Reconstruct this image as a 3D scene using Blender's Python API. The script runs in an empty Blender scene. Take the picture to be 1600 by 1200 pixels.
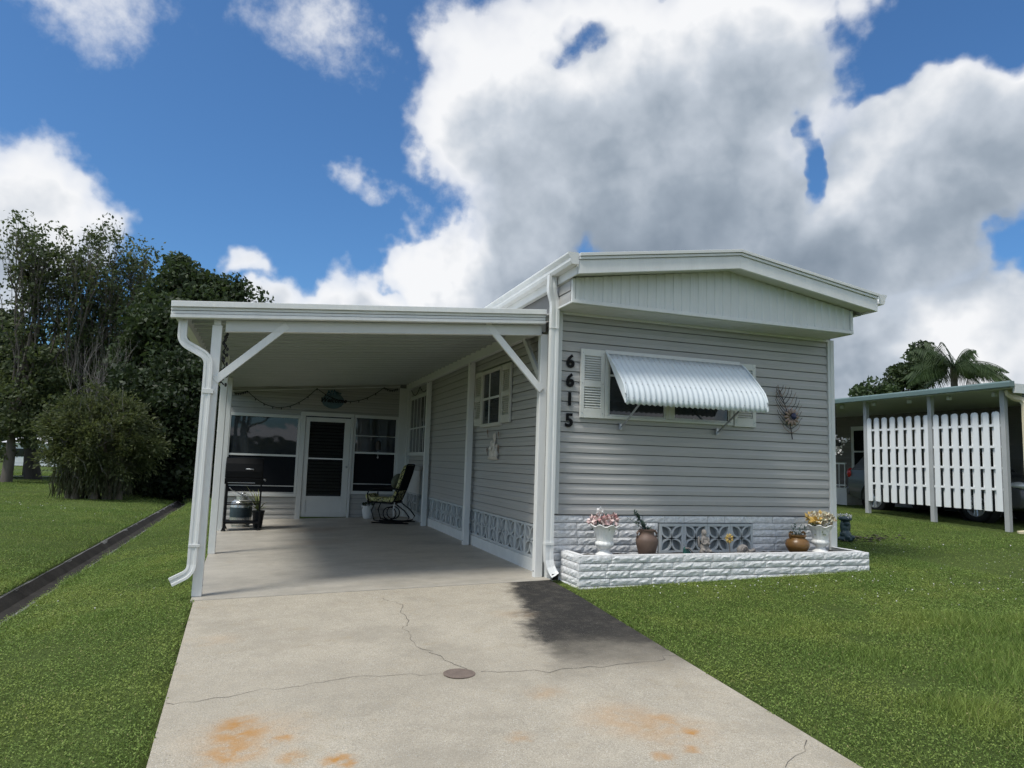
import bpy, bmesh, math, random
import numpy as np
from mathutils import Vector, Matrix
random.seed(7); RNG = np.random.default_rng(7)
S = bpy.context.scene
COL = S.collection
R = math.radians

# ------------------------------------------------------------------ camera
cam_d = bpy.data.cameras.new('camera'); cam = bpy.data.objects.new('camera', cam_d); COL.objects.link(cam)
CAM = Vector((-3.3777, -8.1226, 1.3897)); yaw, pitch, roll = 0.3324, 0.1098, 0.0319
_f = Vector((math.sin(yaw)*math.cos(pitch), math.cos(yaw)*math.cos(pitch), math.sin(pitch)))
_r = Vector((math.cos(yaw), -math.sin(yaw), 0)); _u = _r.cross(_f)
_r2 = math.cos(roll)*_r + math.sin(roll)*_u; _u2 = -math.sin(roll)*_r + math.cos(roll)*_u
mw = Matrix.Identity(4)
for i in range(3):
    mw[i][0] = _r2[i]; mw[i][1] = _u2[i]; mw[i][2] = -_f[i]; mw[i][3] = CAM[i]
cam.matrix_world = mw
cam_d.sensor_width = 36; cam_d.lens = 1107.03/1600*36; cam_d.clip_start = .05; cam_d.clip_end = 3000
S.camera = cam

# ------------------------------------------------------------------ exposure
S.view_settings.view_transform = 'Standard'; S.view_settings.look = 'None'
EXPO = 1.05
S.view_settings.exposure = EXPO; S.view_settings.gamma = 1; S.view_settings.use_curve_mapping = False
S.cycles.use_denoising = True; S.cycles.denoising_prefilter = 'NONE'; S.cycles.use_adaptive_sampling = True; S.cycles.adaptive_threshold = .02
S.cycles.max_bounces = 4; S.cycles.diffuse_bounces = 2; S.cycles.glossy_bounces = 2; S.cycles.transmission_bounces = 2; S.cycles.transparent_max_bounces = 6
S.cycles.caustics_reflective = False; S.cycles.caustics_refractive = False

# ------------------------------------------------------------------ sun
SUN_TO = Vector((-.46, -.20, .865)).normalized()
sd = bpy.data.lights.new('sun', 'SUN'); sun = bpy.data.objects.new('sun', sd); COL.objects.link(sun)
sd.energy = 1.5; sd.angle = R(14); sd.color = (1, .955, .88)
sun.rotation_euler = SUN_TO.to_track_quat('Z', 'Y').to_euler()
sun.location = (-10, 0, 30)

# ------------------------------------------------------------------ node helper
class NT:
    def __init__(s, tree): s.t = tree
    def new(s, typ, **kw):
        n = s.t.nodes.new(typ)
        for k, v in kw.items(): setattr(n, k, v)
        return n
    def link(s, a, b): s.t.links.new(a, b)
    def put(s, sock, v):
        if isinstance(v, bpy.types.NodeSocket): s.link(v, sock)
        elif v is not None: sock.default_value = v
    def m(s, op, a, b=None, c=None, clamp=False):
        n = s.new('ShaderNodeMath', operation=op); n.use_clamp = clamp
        for i, v in enumerate((a, b, c)):
            if v is not None: s.put(n.inputs[i], v)
        return n.outputs[0]
    def vm(s, op, a, b=None, out=0, scale=None):
        n = s.new('ShaderNodeVectorMath', operation=op)
        s.put(n.inputs[0], a)
        if b is not None: s.put(n.inputs[1], b)
        if scale is not None: s.put(n.inputs['Scale'], scale)
        return n.outputs[out]
    def noise(s, vec, scale, detail=4, rough=.55, dist=0, out='Fac'):
        n = s.new('ShaderNodeTexNoise')
        if vec is not None: s.link(vec, n.inputs['Vector'])
        n.inputs['Scale'].default_value = scale; n.inputs['Detail'].default_value = detail
        n.inputs['Roughness'].default_value = rough; n.inputs['Distortion'].default_value = dist
        return n.outputs[out]
    def step(s, x, a, b, smooth=True, lo=0.0, hi=1.0):
        n = s.new('ShaderNodeMapRange'); n.interpolation_type = 'SMOOTHSTEP' if smooth else 'LINEAR'
        s.put(n.inputs['Value'], x); s.put(n.inputs['From Min'], a); s.put(n.inputs['From Max'], b)
        s.put(n.inputs['To Min'], lo); s.put(n.inputs['To Max'], hi)
        return n.outputs[0]
    def mix(s, f, a, b, mode='MIX'):
        n = s.new('ShaderNodeMix', data_type='RGBA', blend_type=mode)
        s.put(n.inputs[0], f)
        for k, v in ((6, a), (7, b)):
            if isinstance(v, (tuple, list)): v = (*v[:3], 1)
            s.put(n.inputs[k], v)
        return n.outputs[2]
    def sep(s, v):
        n = s.new('ShaderNodeSeparateXYZ'); s.link(v, n.inputs[0]); return n.outputs
    def comb(s, x, y, z):
        n = s.new('ShaderNodeCombineXYZ')
        for i, v in enumerate((x, y, z)): s.put(n.inputs[i], v)
        return n.outputs[0]

# ------------------------------------------------------------------ sky with clouds
W = bpy.data.worlds.new('World'); S.world = W; W.use_nodes = True
W.node_tree.nodes.clear()
def build_sky():
    t = n = NT(W.node_tree)
    tc = t.new('ShaderNodeTexCoord')
    d = t.vm('NORMALIZE', tc.outputs['Generated'])
    x, y, z = n.sep(d)
    az = n.m('MULTIPLY', n.m('ARCTAN2', x, y), 57.2958)
    el = n.m('MULTIPLY', n.m('ARCSINE', z), 57.2958)
    wob = n.noise(d, 6.5, 4, .58, 0, 'Color')
    p = n.vm('MULTIPLY_ADD', n.vm('SUBTRACT', wob, (.5, .5, .5)), (14, 10, 0)); p.node.inputs[2].default_value = (0, 0, 0)
    n.link(n.comb(az, el, 0.0), p.node.inputs[2])
    # (az, el, radius az, radius el, weight) of the cloud masses, degrees
    blobs = [
        (25, 28, 11, 7.0, 1.35), (15.2, 27.0, 5.4, 8.0, .95), (36, 29.5, 10, 6.0, 1.3),
        (29, 20.5, 13, 6.5, 1.5), (37, 15, 12, 7, 1.5), (21.5, 14, 8.5, 6.0, 1.25), (33, 9, 17, 6.5, 1.4),
        (51, 21.8, 7.0, 6.2, 1.3), (47, 15.5, 8, 4.2, 1.1),
        (12.8, 14.6, 3.4, 5.0, 1.0), (8, 11, 4.5, 3.2, .95), (4.6, 11.2, 3.6, 3.6, .95), (.4, 11.0, 3.4, 3.2, .95), (-3.2, 14.3, 2.4, 1.9, .62),
        (-17.2, 13.8, 4.8, 4.9, 1.1),
        (-14, 30.5, 9.5, 7.0, .34), (1.5, 32.6, 9.5, 5.6, .34), (6.4, 21.5, 3.0, 2.2, .28), (9.0, 20.0, 3.0, 2.0, .30),
        (54, 8.5, 8, 5.4, 1.2), (44, 3.5, 8, 4.0, 1.0),
    ]
    def shift(v, o):
        q = n.vm('ADD', v, o); return q
    def field(p, bl):
        F = None
        for a, e, ra, re, w in bl:
            q = n.vm('MULTIPLY_ADD', p, (1/ra, 1/re, 0)); q.node.inputs[2].default_value = (-a/ra, -e/re, 0)
            v = n.m('MULTIPLY_ADD', n.vm('DOT_PRODUCT', q, q, out=1), -.80, w)
            F = v if F is None else n.m('SMOOTH_MAX', F, v, .30)
        return F
    B0 = field(p, blobs)
    B1 = field(shift(p, (-2.6, 2.8, 0)), [b for b in blobs if b[4] >= .9]); BT = B0
    # gaps of blue seen between the masses
    for a, e, ra, re, w in ((23.2, 32.0, 2.6, 1.3, .85), (43.2, 23.4, .9, 2.6, .75), (53, 29.8, 8.0, 2.8, 1.3), (57, 15.2, 3, 2.4, 1.1), (24.6, 15.6, 1.0, 1.4, 1.0)):
        q = n.vm('MULTIPLY_ADD', p, (1/ra, 1/re, 0)); q.node.inputs[2].default_value = (-a/ra, -e/re, 0)
        B0 = n.m('SUBTRACT', B0, n.m('MAXIMUM', n.m('MULTIPLY_ADD', n.vm('DOT_PRODUCT', q, q, out=1), -w*.45, w), 0.0))
    # the rest of the sky: the same kind of broken cumulus outside the mapped masses
    big = n.noise(d, 2.6, 2, .5)
    far = n.m('MAXIMUM', n.m('MAXIMUM', n.step(az, -21, -29), n.step(az, 58, 66)), n.step(el, 36, 44))
    gen = n.m('MULTIPLY_ADD', n.m('SUBTRACT', big, .45), 6.0, n.m('MULTIPLY_ADD', far, 4.0, -4.0))
    B0 = n.m('MAXIMUM', B0, gen); BT = n.m('MAXIMUM', BT, gen)
    # billows: folded noise gives rounded tops with sharp creases
    bil = lambda v, k: t.m('ABSOLUTE', t.m('MULTIPLY_ADD', t.noise(v, 6.0, k, .50), 2.0, -1.0))
    f0 = bil(d, 5); f1 = bil(t.vm('ADD', d, (-.030, -.008, .034)), 4)
    fine = t.m('SUBTRACT', t.noise(d, 30.0, 4, .66), .5)
    F0 = t.m('ADD', t.m('MULTIPLY_ADD', f0, -.75, t.m('ADD', B0, .10)), t.m('MULTIPLY', fine, .85))
    wsp = t.step(B0, .05, .80)
    dens = t.m('MULTIPLY', t.step(F0, t.m('MULTIPLY_ADD', wsp, .16, -.12), t.m('MULTIPLY_ADD', wsp, -.40, .62)), t.m('MULTIPLY_ADD', wsp, .38, .62))
    thick = t.step(BT, .30, 1.35)
    lit = t.step(t.m('SUBTRACT', BT, B1), -.35, .70)
    br = t.m('MULTIPLY_ADD', lit, .44, t.m('MULTIPLY_ADD', thick, -.54, .61))
    br = t.m('MULTIPLY_ADD', t.m('SUBTRACT', f1, f0), .72, br)
    br = t.m('MULTIPLY_ADD', t.step(z, .28, .50), .30, br)
    for a, e, ra, re, w in ((53, 7.5, 10, 5.5, .55), (-17, 14, 7, 6, .30), (12, 13.5, 5, 5, .40)):
        q = n.vm('MULTIPLY_ADD', p, (1/ra, 1/re, 0)); q.node.inputs[2].default_value = (-a/ra, -e/re, 0)
        br = t.m('ADD', br, n.m('MAXIMUM', n.m('MULTIPLY_ADD', n.vm('DOT_PRODUCT', q, q, out=1), -w, w), 0.0))
    br = t.m('MULTIPLY_ADD', fine, .17, br, clamp=True)
    K = 2**(-EXPO)
    cr = t.new('ShaderNodeValToRGB'); t.link(br, cr.inputs[0])
    e = cr.color_ramp.elements
    e[0].position = 0.0; e[0].color = (.24*K, .295*K, .365*K, 1)
    e[1].position = 1.0; e[1].color = (.93*K, .94*K, .96*K, 1)
    a = e.new(.30); a.color = (.34*K, .40*K, .475*K, 1)
    a = e.new(.65); a.color = (.56*K, .615*K, .69*K, 1)
    sky = t.new('ShaderNodeTexSky', sky_type='NISHITA'); sky.sun_disc = False
    sky.sun_elevation = math.asin(SUN_TO.z); sky.sun_rotation = math.atan2(SUN_TO.x, SUN_TO.y)
    sky.air_density = 1.0; sky.dust_density = 1.2; sky.ozone_density = 3.0; sky.altitude = 0
    blue = t.vm('MULTIPLY', sky.outputs[0], tuple(c*2**(.55-EXPO) for c in (.0455, .0725, .0945)))
    col = t.mix(dens, blue, cr.outputs[0])
    bg = t.new('ShaderNodeBackground'); t.link(col, bg.inputs[0]); bg.inputs[1].default_value = 1.0
    out = t.new('ShaderNodeOutputWorld'); t.link(bg.outputs[0], out.inputs[0])
build_sky()
W.cycles.sampling_method = 'MANUAL'; W.cycles.sample_map_resolution = 512

# ------------------------------------------------------------------ materials
MATS = {}
def mat(name, color, rough=.5, var=.12, scale=3.0, bump=0.0, bscale=60, metal=0.0, spec=.5, tint=None, island=0.0, stretch=(1, 1, 1), coat=0.0):
    """plain procedural surface: base colour broken by two octaves of world-space noise, with fine bump"""
    m = bpy.data.materials.new(name); m.use_nodes = True; MATS[name] = m
    t = NT(m.node_tree); b = m.node_tree.nodes['Principled BSDF']
    pos = t.new('ShaderNodeNewGeometry')
    v = t.vm('MULTIPLY', pos.outputs['Position'], stretch)
    n1 = t.noise(v, scale, 6, .6); n2 = t.noise(v, scale*9, 4, .6)
    f = t.m('ADD', t.m('MULTIPLY', n1, .65), t.m('MULTIPLY', n2, .35))
    if island:
        f = t.m('ADD', t.m('MULTIPLY', f, 1-island), t.m('MULTIPLY', pos.outputs['Random Per Island'], island))
    f = t.step(f, .25, .75, False)
    lo = tuple(c*(1-var) for c in color); hi = tuple(min(1, c*(1+var)) for c in (tint or color))
    t.link(t.mix(f, lo, hi), b.inputs['Base Color'])
    t.put(b.inputs['Roughness'], t.step(n2, .2, .8, False, max(0, rough-.08), min(1, rough+.08)))
    b.inputs['Metallic'].default_value = metal; b.inputs['Specular IOR Level'].default_value = spec
    b.inputs['Coat Weight'].default_value = coat
    if bump:
        bn = t.new('ShaderNodeBump'); bn.inputs['Strength'].default_value = bump; bn.inputs['Distance'].default_value = .01
        t.link(t.noise(v, bscale, 5, .6), bn.inputs['Height']); t.link(bn.outputs[0], b.inputs['Normal'])
    return m
def leaf_mat(name, dark, light, trans=.35, rough=.55, patch=1.5):
    m = bpy.data.materials.new(name); m.use_nodes = True; MATS[name] = m
    t = NT(m.node_tree); b = m.node_tree.nodes['Principled BSDF']; out = m.node_tree.nodes['Material Output']
    g = t.new('ShaderNodeNewGeometry')
    f = t.m('ADD', t.m('MULTIPLY', g.outputs['Random Per Island'], .55), t.m('MULTIPLY', t.noise(g.outputs['Position'], patch, 4, .6), .6))
    c = t.mix(t.step(f, .2, .95, False), dark, light)
    t.link(c, b.inputs['Base Color']); b.inputs['Roughness'].default_value = rough; b.inputs['Specular IOR Level'].default_value = .3
    tr = t.new('ShaderNodeBsdfTranslucent'); t.link(t.mix(.5, c, (light[0]*1.2, light[1]*1.25, light[2]*.7)), tr.inputs[0])
    mx = t.new('ShaderNodeMixShader'); mx.inputs[0].default_value = trans
    t.link(b.outputs[0], mx.inputs[1]); t.link(tr.outputs[0], mx.inputs[2]); t.link(mx.outputs[0], out.inputs[0])
    return m

M_siding = mat('vinyl_siding_gray', (.415, .408, .388), .5, .09, 1.1, .10, 30, stretch=(.6, .6, 2))
M_sidewall = mat('vinyl_siding_side', (.415, .408, .388), .45, .05, .8, .05, 90, stretch=(.25, .25, 3))
M_white = mat('white_aluminium', (.74, .75, .73), .42, .09, 2.5, .06, 30, stretch=(2.2, 2.2, .5))
M_trim = mat('white_vinyl_trim', (.66, .67, .65), .42, .05, 1.5, .03, 40)
M_gable = mat('white_ribbed_vinyl', (.70, .72, .70), .45, .05, 2, .03, 50)
M_soffit = mat('vinyl_soffit', (.58, .60, .56), .5, .06, 2, .03, 50)
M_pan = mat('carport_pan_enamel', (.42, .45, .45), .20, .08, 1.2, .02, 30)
M_roof = mat('roof_membrane', (.55, .55, .55), .7, .15, 2, .1, 30)
M_stone = mat('white_painted_split_stone', (.80, .81, .79), .85, .30, 22, .9, 110)
M_stonejoint = mat('stone_mortar', (.33, .34, .34), .9, .25, 12, .4, 80)
M_block = mat('breeze_block_concrete', (.50, .53, .53), .85, .12, 8, .35, 120)
M_blockback = mat('breeze_block_mesh', (.20, .22, .23), .9, .15, 20, .2, 200)
M_ledge = mat('painted_concrete_ledge', (.62, .64, .63), .75, .12, 4, .25, 60)
M_shutter = mat('cream_shutter', (.66, .67, .63), .5, .06, 3, .03, 60)
M_beigesh = mat('beige_shutter', (.55, .54, .48), .5, .06, 3, .03, 60)
M_awning = mat('awning_aluminium', (.68, .74, .77), .55, .06, 3, .03, 60, spec=.3)
M_steel = mat('galvanised_steel', (.48, .49, .50), .35, .12, 14, .05, 90, metal=.85)
M_black = mat('black_metal', (.006, .0065, .0075), .6, .2, 20, .05, 120, spec=.15)
M_blackplastic = mat('black_plastic', (.02, .02, .022), .5, .2, 10)
M_screen = mat('dark_insect_screen', (.012, .014, .018), .9, .2, 30, spec=.1)
M_rubber = mat('tyre_rubber', (.018, .018, .019), .8, .2, 20, .2, 150)
M_soil = mat('dark_soil', (.045, .035, .028), .95, .4, 14, .8, 60)
M_ceramic = mat('white_urn_ceramic', (.80, .80, .77), .35, .06, 6, .06, 60)
M_terra = mat('brown_terracotta', (.125, .082, .062), .6, .3, 9, .2, 60)
M_amber = mat('amber_glazed_clay', (.17, .088, .026), .35, .4, 9, .1, 50)
M_grayclay = mat('weathered_gray_resin', (.24, .22, .20), .7, .45, 18, .3, 90)
M_teal = mat('dark_teal_resin', (.035, .065, .075), .45, .5, 25, .2, 90)
M_green = mat('green_glazed_resin', (.02, .10, .085), .35, .3, 15)
M_gold = mat('yellow_petals', (.62, .42, .12), .6, .25, 25)
M_plaque = mat('painted_plaque', (.62, .57, .50), .6, .4, 14, .15, 60)
M_bark = mat('gray_bark', (.12, .105, .09), .9, .4, 6, .6, 30, stretch=(1, 1, .3))
M_paleb = mat('pale_bare_branch', (.17, .16, .145), .85, .25, 6, .3, 30)
M_darkb = mat('dark_bark', (.055, .047, .04), .9, .4, 6, .6, 30, stretch=(1, 1, .3))
M_navy = mat('sign_blue', (.08, .14, .17), .6, .5, 12)
M_greensign = mat('eave_green_metal', (.13, .19, .18), .4, .15, 4)
M_cream = mat('cream_aluminium', (.68, .60, .42), .45, .08, 3)
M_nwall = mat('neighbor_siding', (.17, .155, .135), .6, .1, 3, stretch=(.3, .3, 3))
M_graypost = mat('gray_painted_post', (.40, .41, .41), .5, .1, 4)
M_picket = mat('white_vinyl_picket', (.80, .82, .83), .4, .04, 3)
M_carpaint = mat('dark_gray_car_paint', (.055, .055, .058), .35, .06, 2, coat=.25)
M_glassd = mat('tinted_glass', (.010, .012, .014), .06, .05, 1, spec=.7)
M_red = mat('red_tail_lamp', (.40, .015, .02), .2, .2, 12)
M_chrome = mat('alloy_silver', (.62, .63, .64), .3, .06, 10, metal=.25)
M_pinkfl = mat('pink_silk_petals', (.62, .30, .30), .7, .35, 40, island=.6, tint=(.85, .62, .58))
M_whitefl = mat('white_petals', (.80, .78, .76), .7, .1, 40)
M_creamfl = mat('cream_silk_petals', (.55, .42, .28), .7, .35, 40, island=.7, tint=(.80, .72, .58))
M_tank = mat('tank_steel', (.55, .56, .54), .25, .12, 8, metal=.6)
M_label = mat('tank_label', (.035, .055, .065), .5, .5, 18)
M_cement = mat('ditch_concrete', (.15, .148, .14), .95, .35, 3.5, .5, 30)
M_ditchwet = mat('ditch_silt', (.040, .037, .033), .95, .5, 3, .6, 25, spec=.08)
M_asphalt = mat('asphalt', (.05, .05, .052), .9, .2, 5, .5, 120)
M_houseacross = mat('stucco_across', (.30, .29, .27), .8, .1, 2)
M_feather = mat('bronze_feather_metal', (.05, .045, .045), .4, .3, 30, metal=.4)
M_feather2 = mat('copper_petal_metal', (.26, .19, .15), .4, .35, 30, metal=.4)
M_bluegem = mat('blue_glass_gem', (.012, .016, .06), .15, .2, 20)
M_pavers = mat('drain_cap', (.17, .13, .105), .8, .3, 18, .4, 90)
M_whitepot = mat('white_plastic_pot', (.66, .68, .68), .45, .05, 5)
M_sconce = mat('wooden_chime', (.06, .05, .045), .7, .3, 12)

L_oak = leaf_mat('oak_leaves', (.018, .030, .015), (.075, .108, .045), .30, patch=.9)
L_hedge = leaf_mat('hedge_leaves', (.012, .020, .010), (.048, .072, .028), .25, patch=.9)
L_tall = leaf_mat('tall_tree_leaves', (.030, .048, .024), (.135, .165, .075), .35, patch=.6)
L_bush = leaf_mat('bottlebrush_leaves', (.034, .048, .020), (.150, .172, .075), .4, patch=1.2)
L_bushlow = leaf_mat('dry_strands', (.034, .038, .020), (.105, .11, .058), .2, patch=2)
L_palm = leaf_mat('palm_leaflets', (.022, .040, .016), (.075, .115, .045), .3)
L_plant = leaf_mat('striped_plant_leaves', (.07, .11, .03), (.42, .44, .20), .3, patch=40)
L_sage = leaf_mat('sage_sprig', (.045, .085, .075), (.13, .19, .16), .3, patch=20)
def grass_mat():
    m = bpy.data.materials.new('grass_blades'); m.use_nodes = True
    t = NT(m.node_tree); b = m.node_tree.nodes['Principled BSDF']; out = m.node_tree.nodes['Material Output']
    g = t.new('ShaderNodeNewGeometry'); P = g.outputs['Position']; r = g.outputs['Random Per Island']
    n1 = t.noise(P, .9, 4, .6); n2 = t.noise(P, 3.7, 3, .6)
    c = t.mix(t.step(t.m('ADD', t.m('MULTIPLY', r, .75), t.m('MULTIPLY', n2, .35)), .15, .95, False), (.080, .140, .022), (.31, .425, .105))
    c = t.mix(t.step(n1, .47, .64, True, 0, .4), c, (.34, .39, .09))
    c = t.mix(t.step(n1, .46, .34, True, 0, .35), c, (.09, .18, .03))
    c = t.mix(t.step(n2, .60, .74, True, 0, .4), c, (.10, .18, .04))
    c = t.mix(t.m('MULTIPLY', t.step(r, .955, .965), .7), c, (.36, .31, .15))
    t.link(c, b.inputs['Base Color']); b.inputs['Roughness'].default_value = .6; b.inputs['Specular IOR Level'].default_value = .3
    tr = t.new('ShaderNodeBsdfTranslucent'); t.link(c, tr.inputs[0]); mx = t.new('ShaderNodeMixShader'); mx.inputs[0].default_value = .38
    t.link(b.outputs[0], mx.inputs[1]); t.link(tr.outputs[0], mx.inputs[2]); t.link(mx.outputs[0], out.inputs[0])
    return m
L_grass = grass_mat()

def glass_mat(name, tint=(.02, .024, .028), rough=.03):
    m = bpy.data.materials.new(name); m.use_nodes = True
    t = NT(m.node_tree); b = m.node_tree.nodes['Principled BSDF']
    g = t.new('ShaderNodeNewGeometry')
    b.inputs['Base Color'].default_value = (*tint, 1); b.inputs['Roughness'].default_value = rough
    b.inputs['Specular IOR Level'].default_value = .8
    bn = t.new('ShaderNodeBump'); bn.inputs['Strength'].default_value = .10; bn.inputs['Distance'].default_value = .04
    t.link(t.noise(g.outputs['Position'], 1.6, 2, .4), bn.inputs['Height']); t.link(bn.outputs[0], b.inputs['Normal'])
    return m
M_glass = glass_mat('window_glass')
M_glass2 = glass_mat('window_glass_curtained', (.035, .040, .048))

def concrete(name, base, stain=False, slab=False):
    m = bpy.data.materials.new(name); m.use_nodes = True
    t = NT(m.node_tree); b = m.node_tree.nodes['Principled BSDF']
    g = t.new('ShaderNodeNewGeometry'); P = g.outputs['Position']
    x, y, z = t.sep(P)
    n1 = t.noise(P, .8, 5, .6); n2 = t.noise(P, 6, 6, .65); n3 = t.noise(P, 70, 3, .8)
    f = t.m('ADD', t.m('ADD', t.m('MULTIPLY', n1, .3), t.m('MULTIPLY', n2, .25)), t.m('MULTIPLY', n3, .45))
    col = t.mix(t.step(f, .33, .67, False), tuple(c*.70 for c in base), tuple(c*1.20 for c in base))
    if not slab: col = t.mix(1.0, col, t.mix(t.step(t.noise(P, 130, 2, .9), .34, .66, False), (.72, .72, .72), (1.22, 1.22, 1.22)), 'MULTIPLY')
    # shell aggregate specks
    vo = t.new('ShaderNodeTexVoronoi'); t.link(P, vo.inputs['Vector']); vo.inputs['Scale'].default_value = 95
    sp = t.m('MULTIPLY', t.step(vo.outputs['Distance'], .34, .20), t.step(t.noise(P, 18, 4, .7), .42, .60))
    if not slab:
        col = t.mix(t.m('MULTIPLY', sp, .8), col, (.70, .67, .60))
        vo2 = t.new('ShaderNodeTexVoronoi'); t.link(P, vo2.inputs['Vector']); vo2.inputs['Scale'].default_value = 38
        pit = t.m('MULTIPLY', t.step(vo2.outputs['Distance'], .20, .09), t.step(t.noise(P, 9, 3, .6), .42, .58))
        col = t.mix(t.m('MULTIPLY', pit, .7), col, tuple(c*.35 for c in base))
    col = t.mix(t.step(t.noise(P, 1.3, 7, .72), .47, .68, True, 0, .42), col, tuple(c*.64 for c in base))
    col = t.mix(t.step(t.noise(P, 4.5, 6, .75), .54, .70, True, 0, .35), col, (base[0]*.78, base[1]*.70, base[2]*.56))
    wob = t.m('SUBTRACT', t.noise(P, 2.2, 6, .65), .5)
    wobf = t.m('SUBTRACT', t.noise(P, 11, 5, .65), .5)
    if stain:
        # black mildew below the downspout outlet
        e = t.m('SUBTRACT', x, t.m('ADD', -.62, t.m('MULTIPLY', y, .235)))
        e = t.m('ADD', e, t.m('ADD', t.m('MULTIPLY', wob, .55), t.m('MULTIPLY', wobf, .18)))
        a = t.m('MULTIPLY', t.step(e, -.06, .19), t.step(t.m('ADD', y, t.m('ADD', t.m('MULTIPLY', wob, 1.2), t.m('MULTIPLY', x, .10))), -3.75, -2.5))
        a = t.m('MULTIPLY', a, t.step(t.m('ADD', n2, t.m('MULTIPLY', n3, .4)), .40, .72, False, .82, 1.0))
        col = t.mix(t.m('MULTIPLY', a, .98), col, (.022, .021, .020))
        col = t.mix(t.m('MULTIPLY', t.m('MULTIPLY', sp, a), .30), col, (.4, .38, .34))
        # rust spots
        for (px, py, r, w) in ((-3.42, -3.40, .13, 1.0), (-3.42, -3.56, .16, .95), (-3.44, -3.80, .20, .8), (-3.18, -3.70, .07, .9), (-2.90, -4.06, .09, 1.1), (-3.10, -3.95, .10, .7), (-3.35, -3.6, .42, .30), (-.95, -4.30, .06, 1.0), (-1.0, -4.10, .10, .6), (-1.09, -4.52, .06, .8), (-1.26, -4.53, .07, .7), (-1.25, -4.0, .30, .38), (-1.05, -4.25, .30, .35), (-1.93, -4.08, .10, .4), (-1.53, -3.45, .16, .3), (-3.6, -1.5, .22, .15), (-1.0, -1.4, .22, .15)):
            dx = t.m('SUBTRACT', t.m('ADD', x, t.m('MULTIPLY', wob, .25)), px); dy = t.m('SUBTRACT', t.m('ADD', y, t.m('MULTIPLY', wobf, .22)), py-.14)
            dd = t.m('SQRT', t.m('ADD', t.m('MULTIPLY', dx, dx), t.m('MULTIPLY', dy, dy)))
            col = t.mix(t.m('MULTIPLY', t.m('MULTIPLY', t.step(dd, r*1.25, r*.05), w*.95), t.step(t.m('ADD', n2, t.m('MULTIPLY', wobf, .6)), .30, .62, True, .25, 1.0)), col, (.42, .205, .045))
        # grey grime along the middle joint line and edges
        gr = t.m('MULTIPLY', t.step(t.m('ABSOLUTE', t.m('ADD', t.m('ADD', y, 3.05), t.m('MULTIPLY', wob, 1.2))), .9, .1), .25)
        col = t.mix(gr, col, tuple(c*.62 for c in base))
    if slab:
        st = t.noise(t.vm('MULTIPLY', P, (.5, 1.1, 1)), 1.6, 6, .7)
        col = t.mix(t.step(st, .42, .68, True, 0, .30), col, (.15, .14, .12))
        for (px, py, r, w) in ((-2.2, 6.6, .8, .3), (-2.9, 7.4, .6, .35), (-2.4, 4.6, .7, .25)):
            dx = t.m('SUBTRACT', t.m('ADD', x, t.m('MULTIPLY', wob, .9)), px); dy = t.m('SUBTRACT', t.m('ADD', y, t.m('MULTIPLY', wob, .9)), py)
            dd = t.m('SQRT', t.m('ADD', t.m('MULTIPLY', dx, dx), t.m('MULTIPLY', dy, dy)))
            col = t.mix(t.m('MULTIPLY', t.step(dd, r, 0), w), col, (.23, .12, .05))
    t.link(col, b.inputs['Base Color'])
    t.put(b.inputs['Roughness'], .5 if slab else .9)
    b.inputs['Specular IOR Level'].default_value = .45 if slab else .25
    bn = t.new('ShaderNodeBump'); bn.inputs['Strength'].default_value = .25 if slab else .6; bn.inputs['Distance'].default_value = .008
    t.link(t.m('ADD', t.m('MULTIPLY', n3, .6), t.m('MULTIPLY', sp, .5)), bn.inputs['Height']); t.link(bn.outputs[0], b.inputs['Normal'])
    return m
M_drive = concrete('driveway_concrete', (.43, .385, .305), stain=True)
M_slab = concrete('carport_slab_concrete', (.47, .435, .37), slab=True)

def lawn_mat():
    m = bpy.data.materials.new('lawn_ground'); m.use_nodes = True
    t = NT(m.node_tree); b = m.node_tree.nodes['Principled BSDF']
    P = t.new('ShaderNodeNewGeometry').outputs['Position']
    a = t.noise(P, .5, 6, .65); c = t.noise(P, 14, 5, .7); e = t.noise(P, 70, 3, .7)
    col = t.mix(t.step(t.m('ADD', t.m('MULTIPLY', a, .5), t.m('MULTIPLY', c, .5)), .35, .65), (.065, .095, .025), (.115, .155, .045))
    col = t.mix(t.step(e, .35, .75, True, 0, .6), col, (.105, .15, .032))
    t.link(col, b.inputs['Base Color']); b.inputs['Roughness'].default_value = .95; b.inputs['Specular IOR Level'].default_value = .1
    bn = t.new('ShaderNodeBump'); bn.inputs['Strength'].default_value = .9; bn.inputs['Distance'].default_value = .04
    t.link(t.m('ADD', c, e), bn.inputs['Height']); t.link(bn.outputs[0], b.inputs['Normal'])
    return m
M_lawn = lawn_mat()

def floral_mat():
    m = bpy.data.materials.new('floral_cushion'); m.use_nodes = True
    t = NT(m.node_tree); b = m.node_tree.nodes['Principled BSDF']
    P = t.new('ShaderNodeNewGeometry').outputs['Position']
    w = t.noise(P, 9, 4, .6, 1.5); v = t.new('ShaderNodeTexVoronoi', feature='DISTANCE_TO_EDGE'); v.inputs['Scale'].default_value = 11
    t.link(t.vm('ADD', P, t.vm('SCALE', t.noise(P, 7, 3, .6, 0, 'Color'), scale=.14)), v.inputs['Vector'])
    col = t.mix(t.step(v.outputs['Distance'], .05, .11), (.03, .035, .02), (.44, .42, .17))
    col = t.mix(t.step(w, .52, .60), col, (.56, .53, .34))
    col = t.mix(t.step(w, .43, .38), col, (.02, .025, .018))
    t.link(col, b.inputs['Base Color']); b.inputs['Roughness'].default_value = .9
    return m
M_floral = floral_mat()

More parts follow.
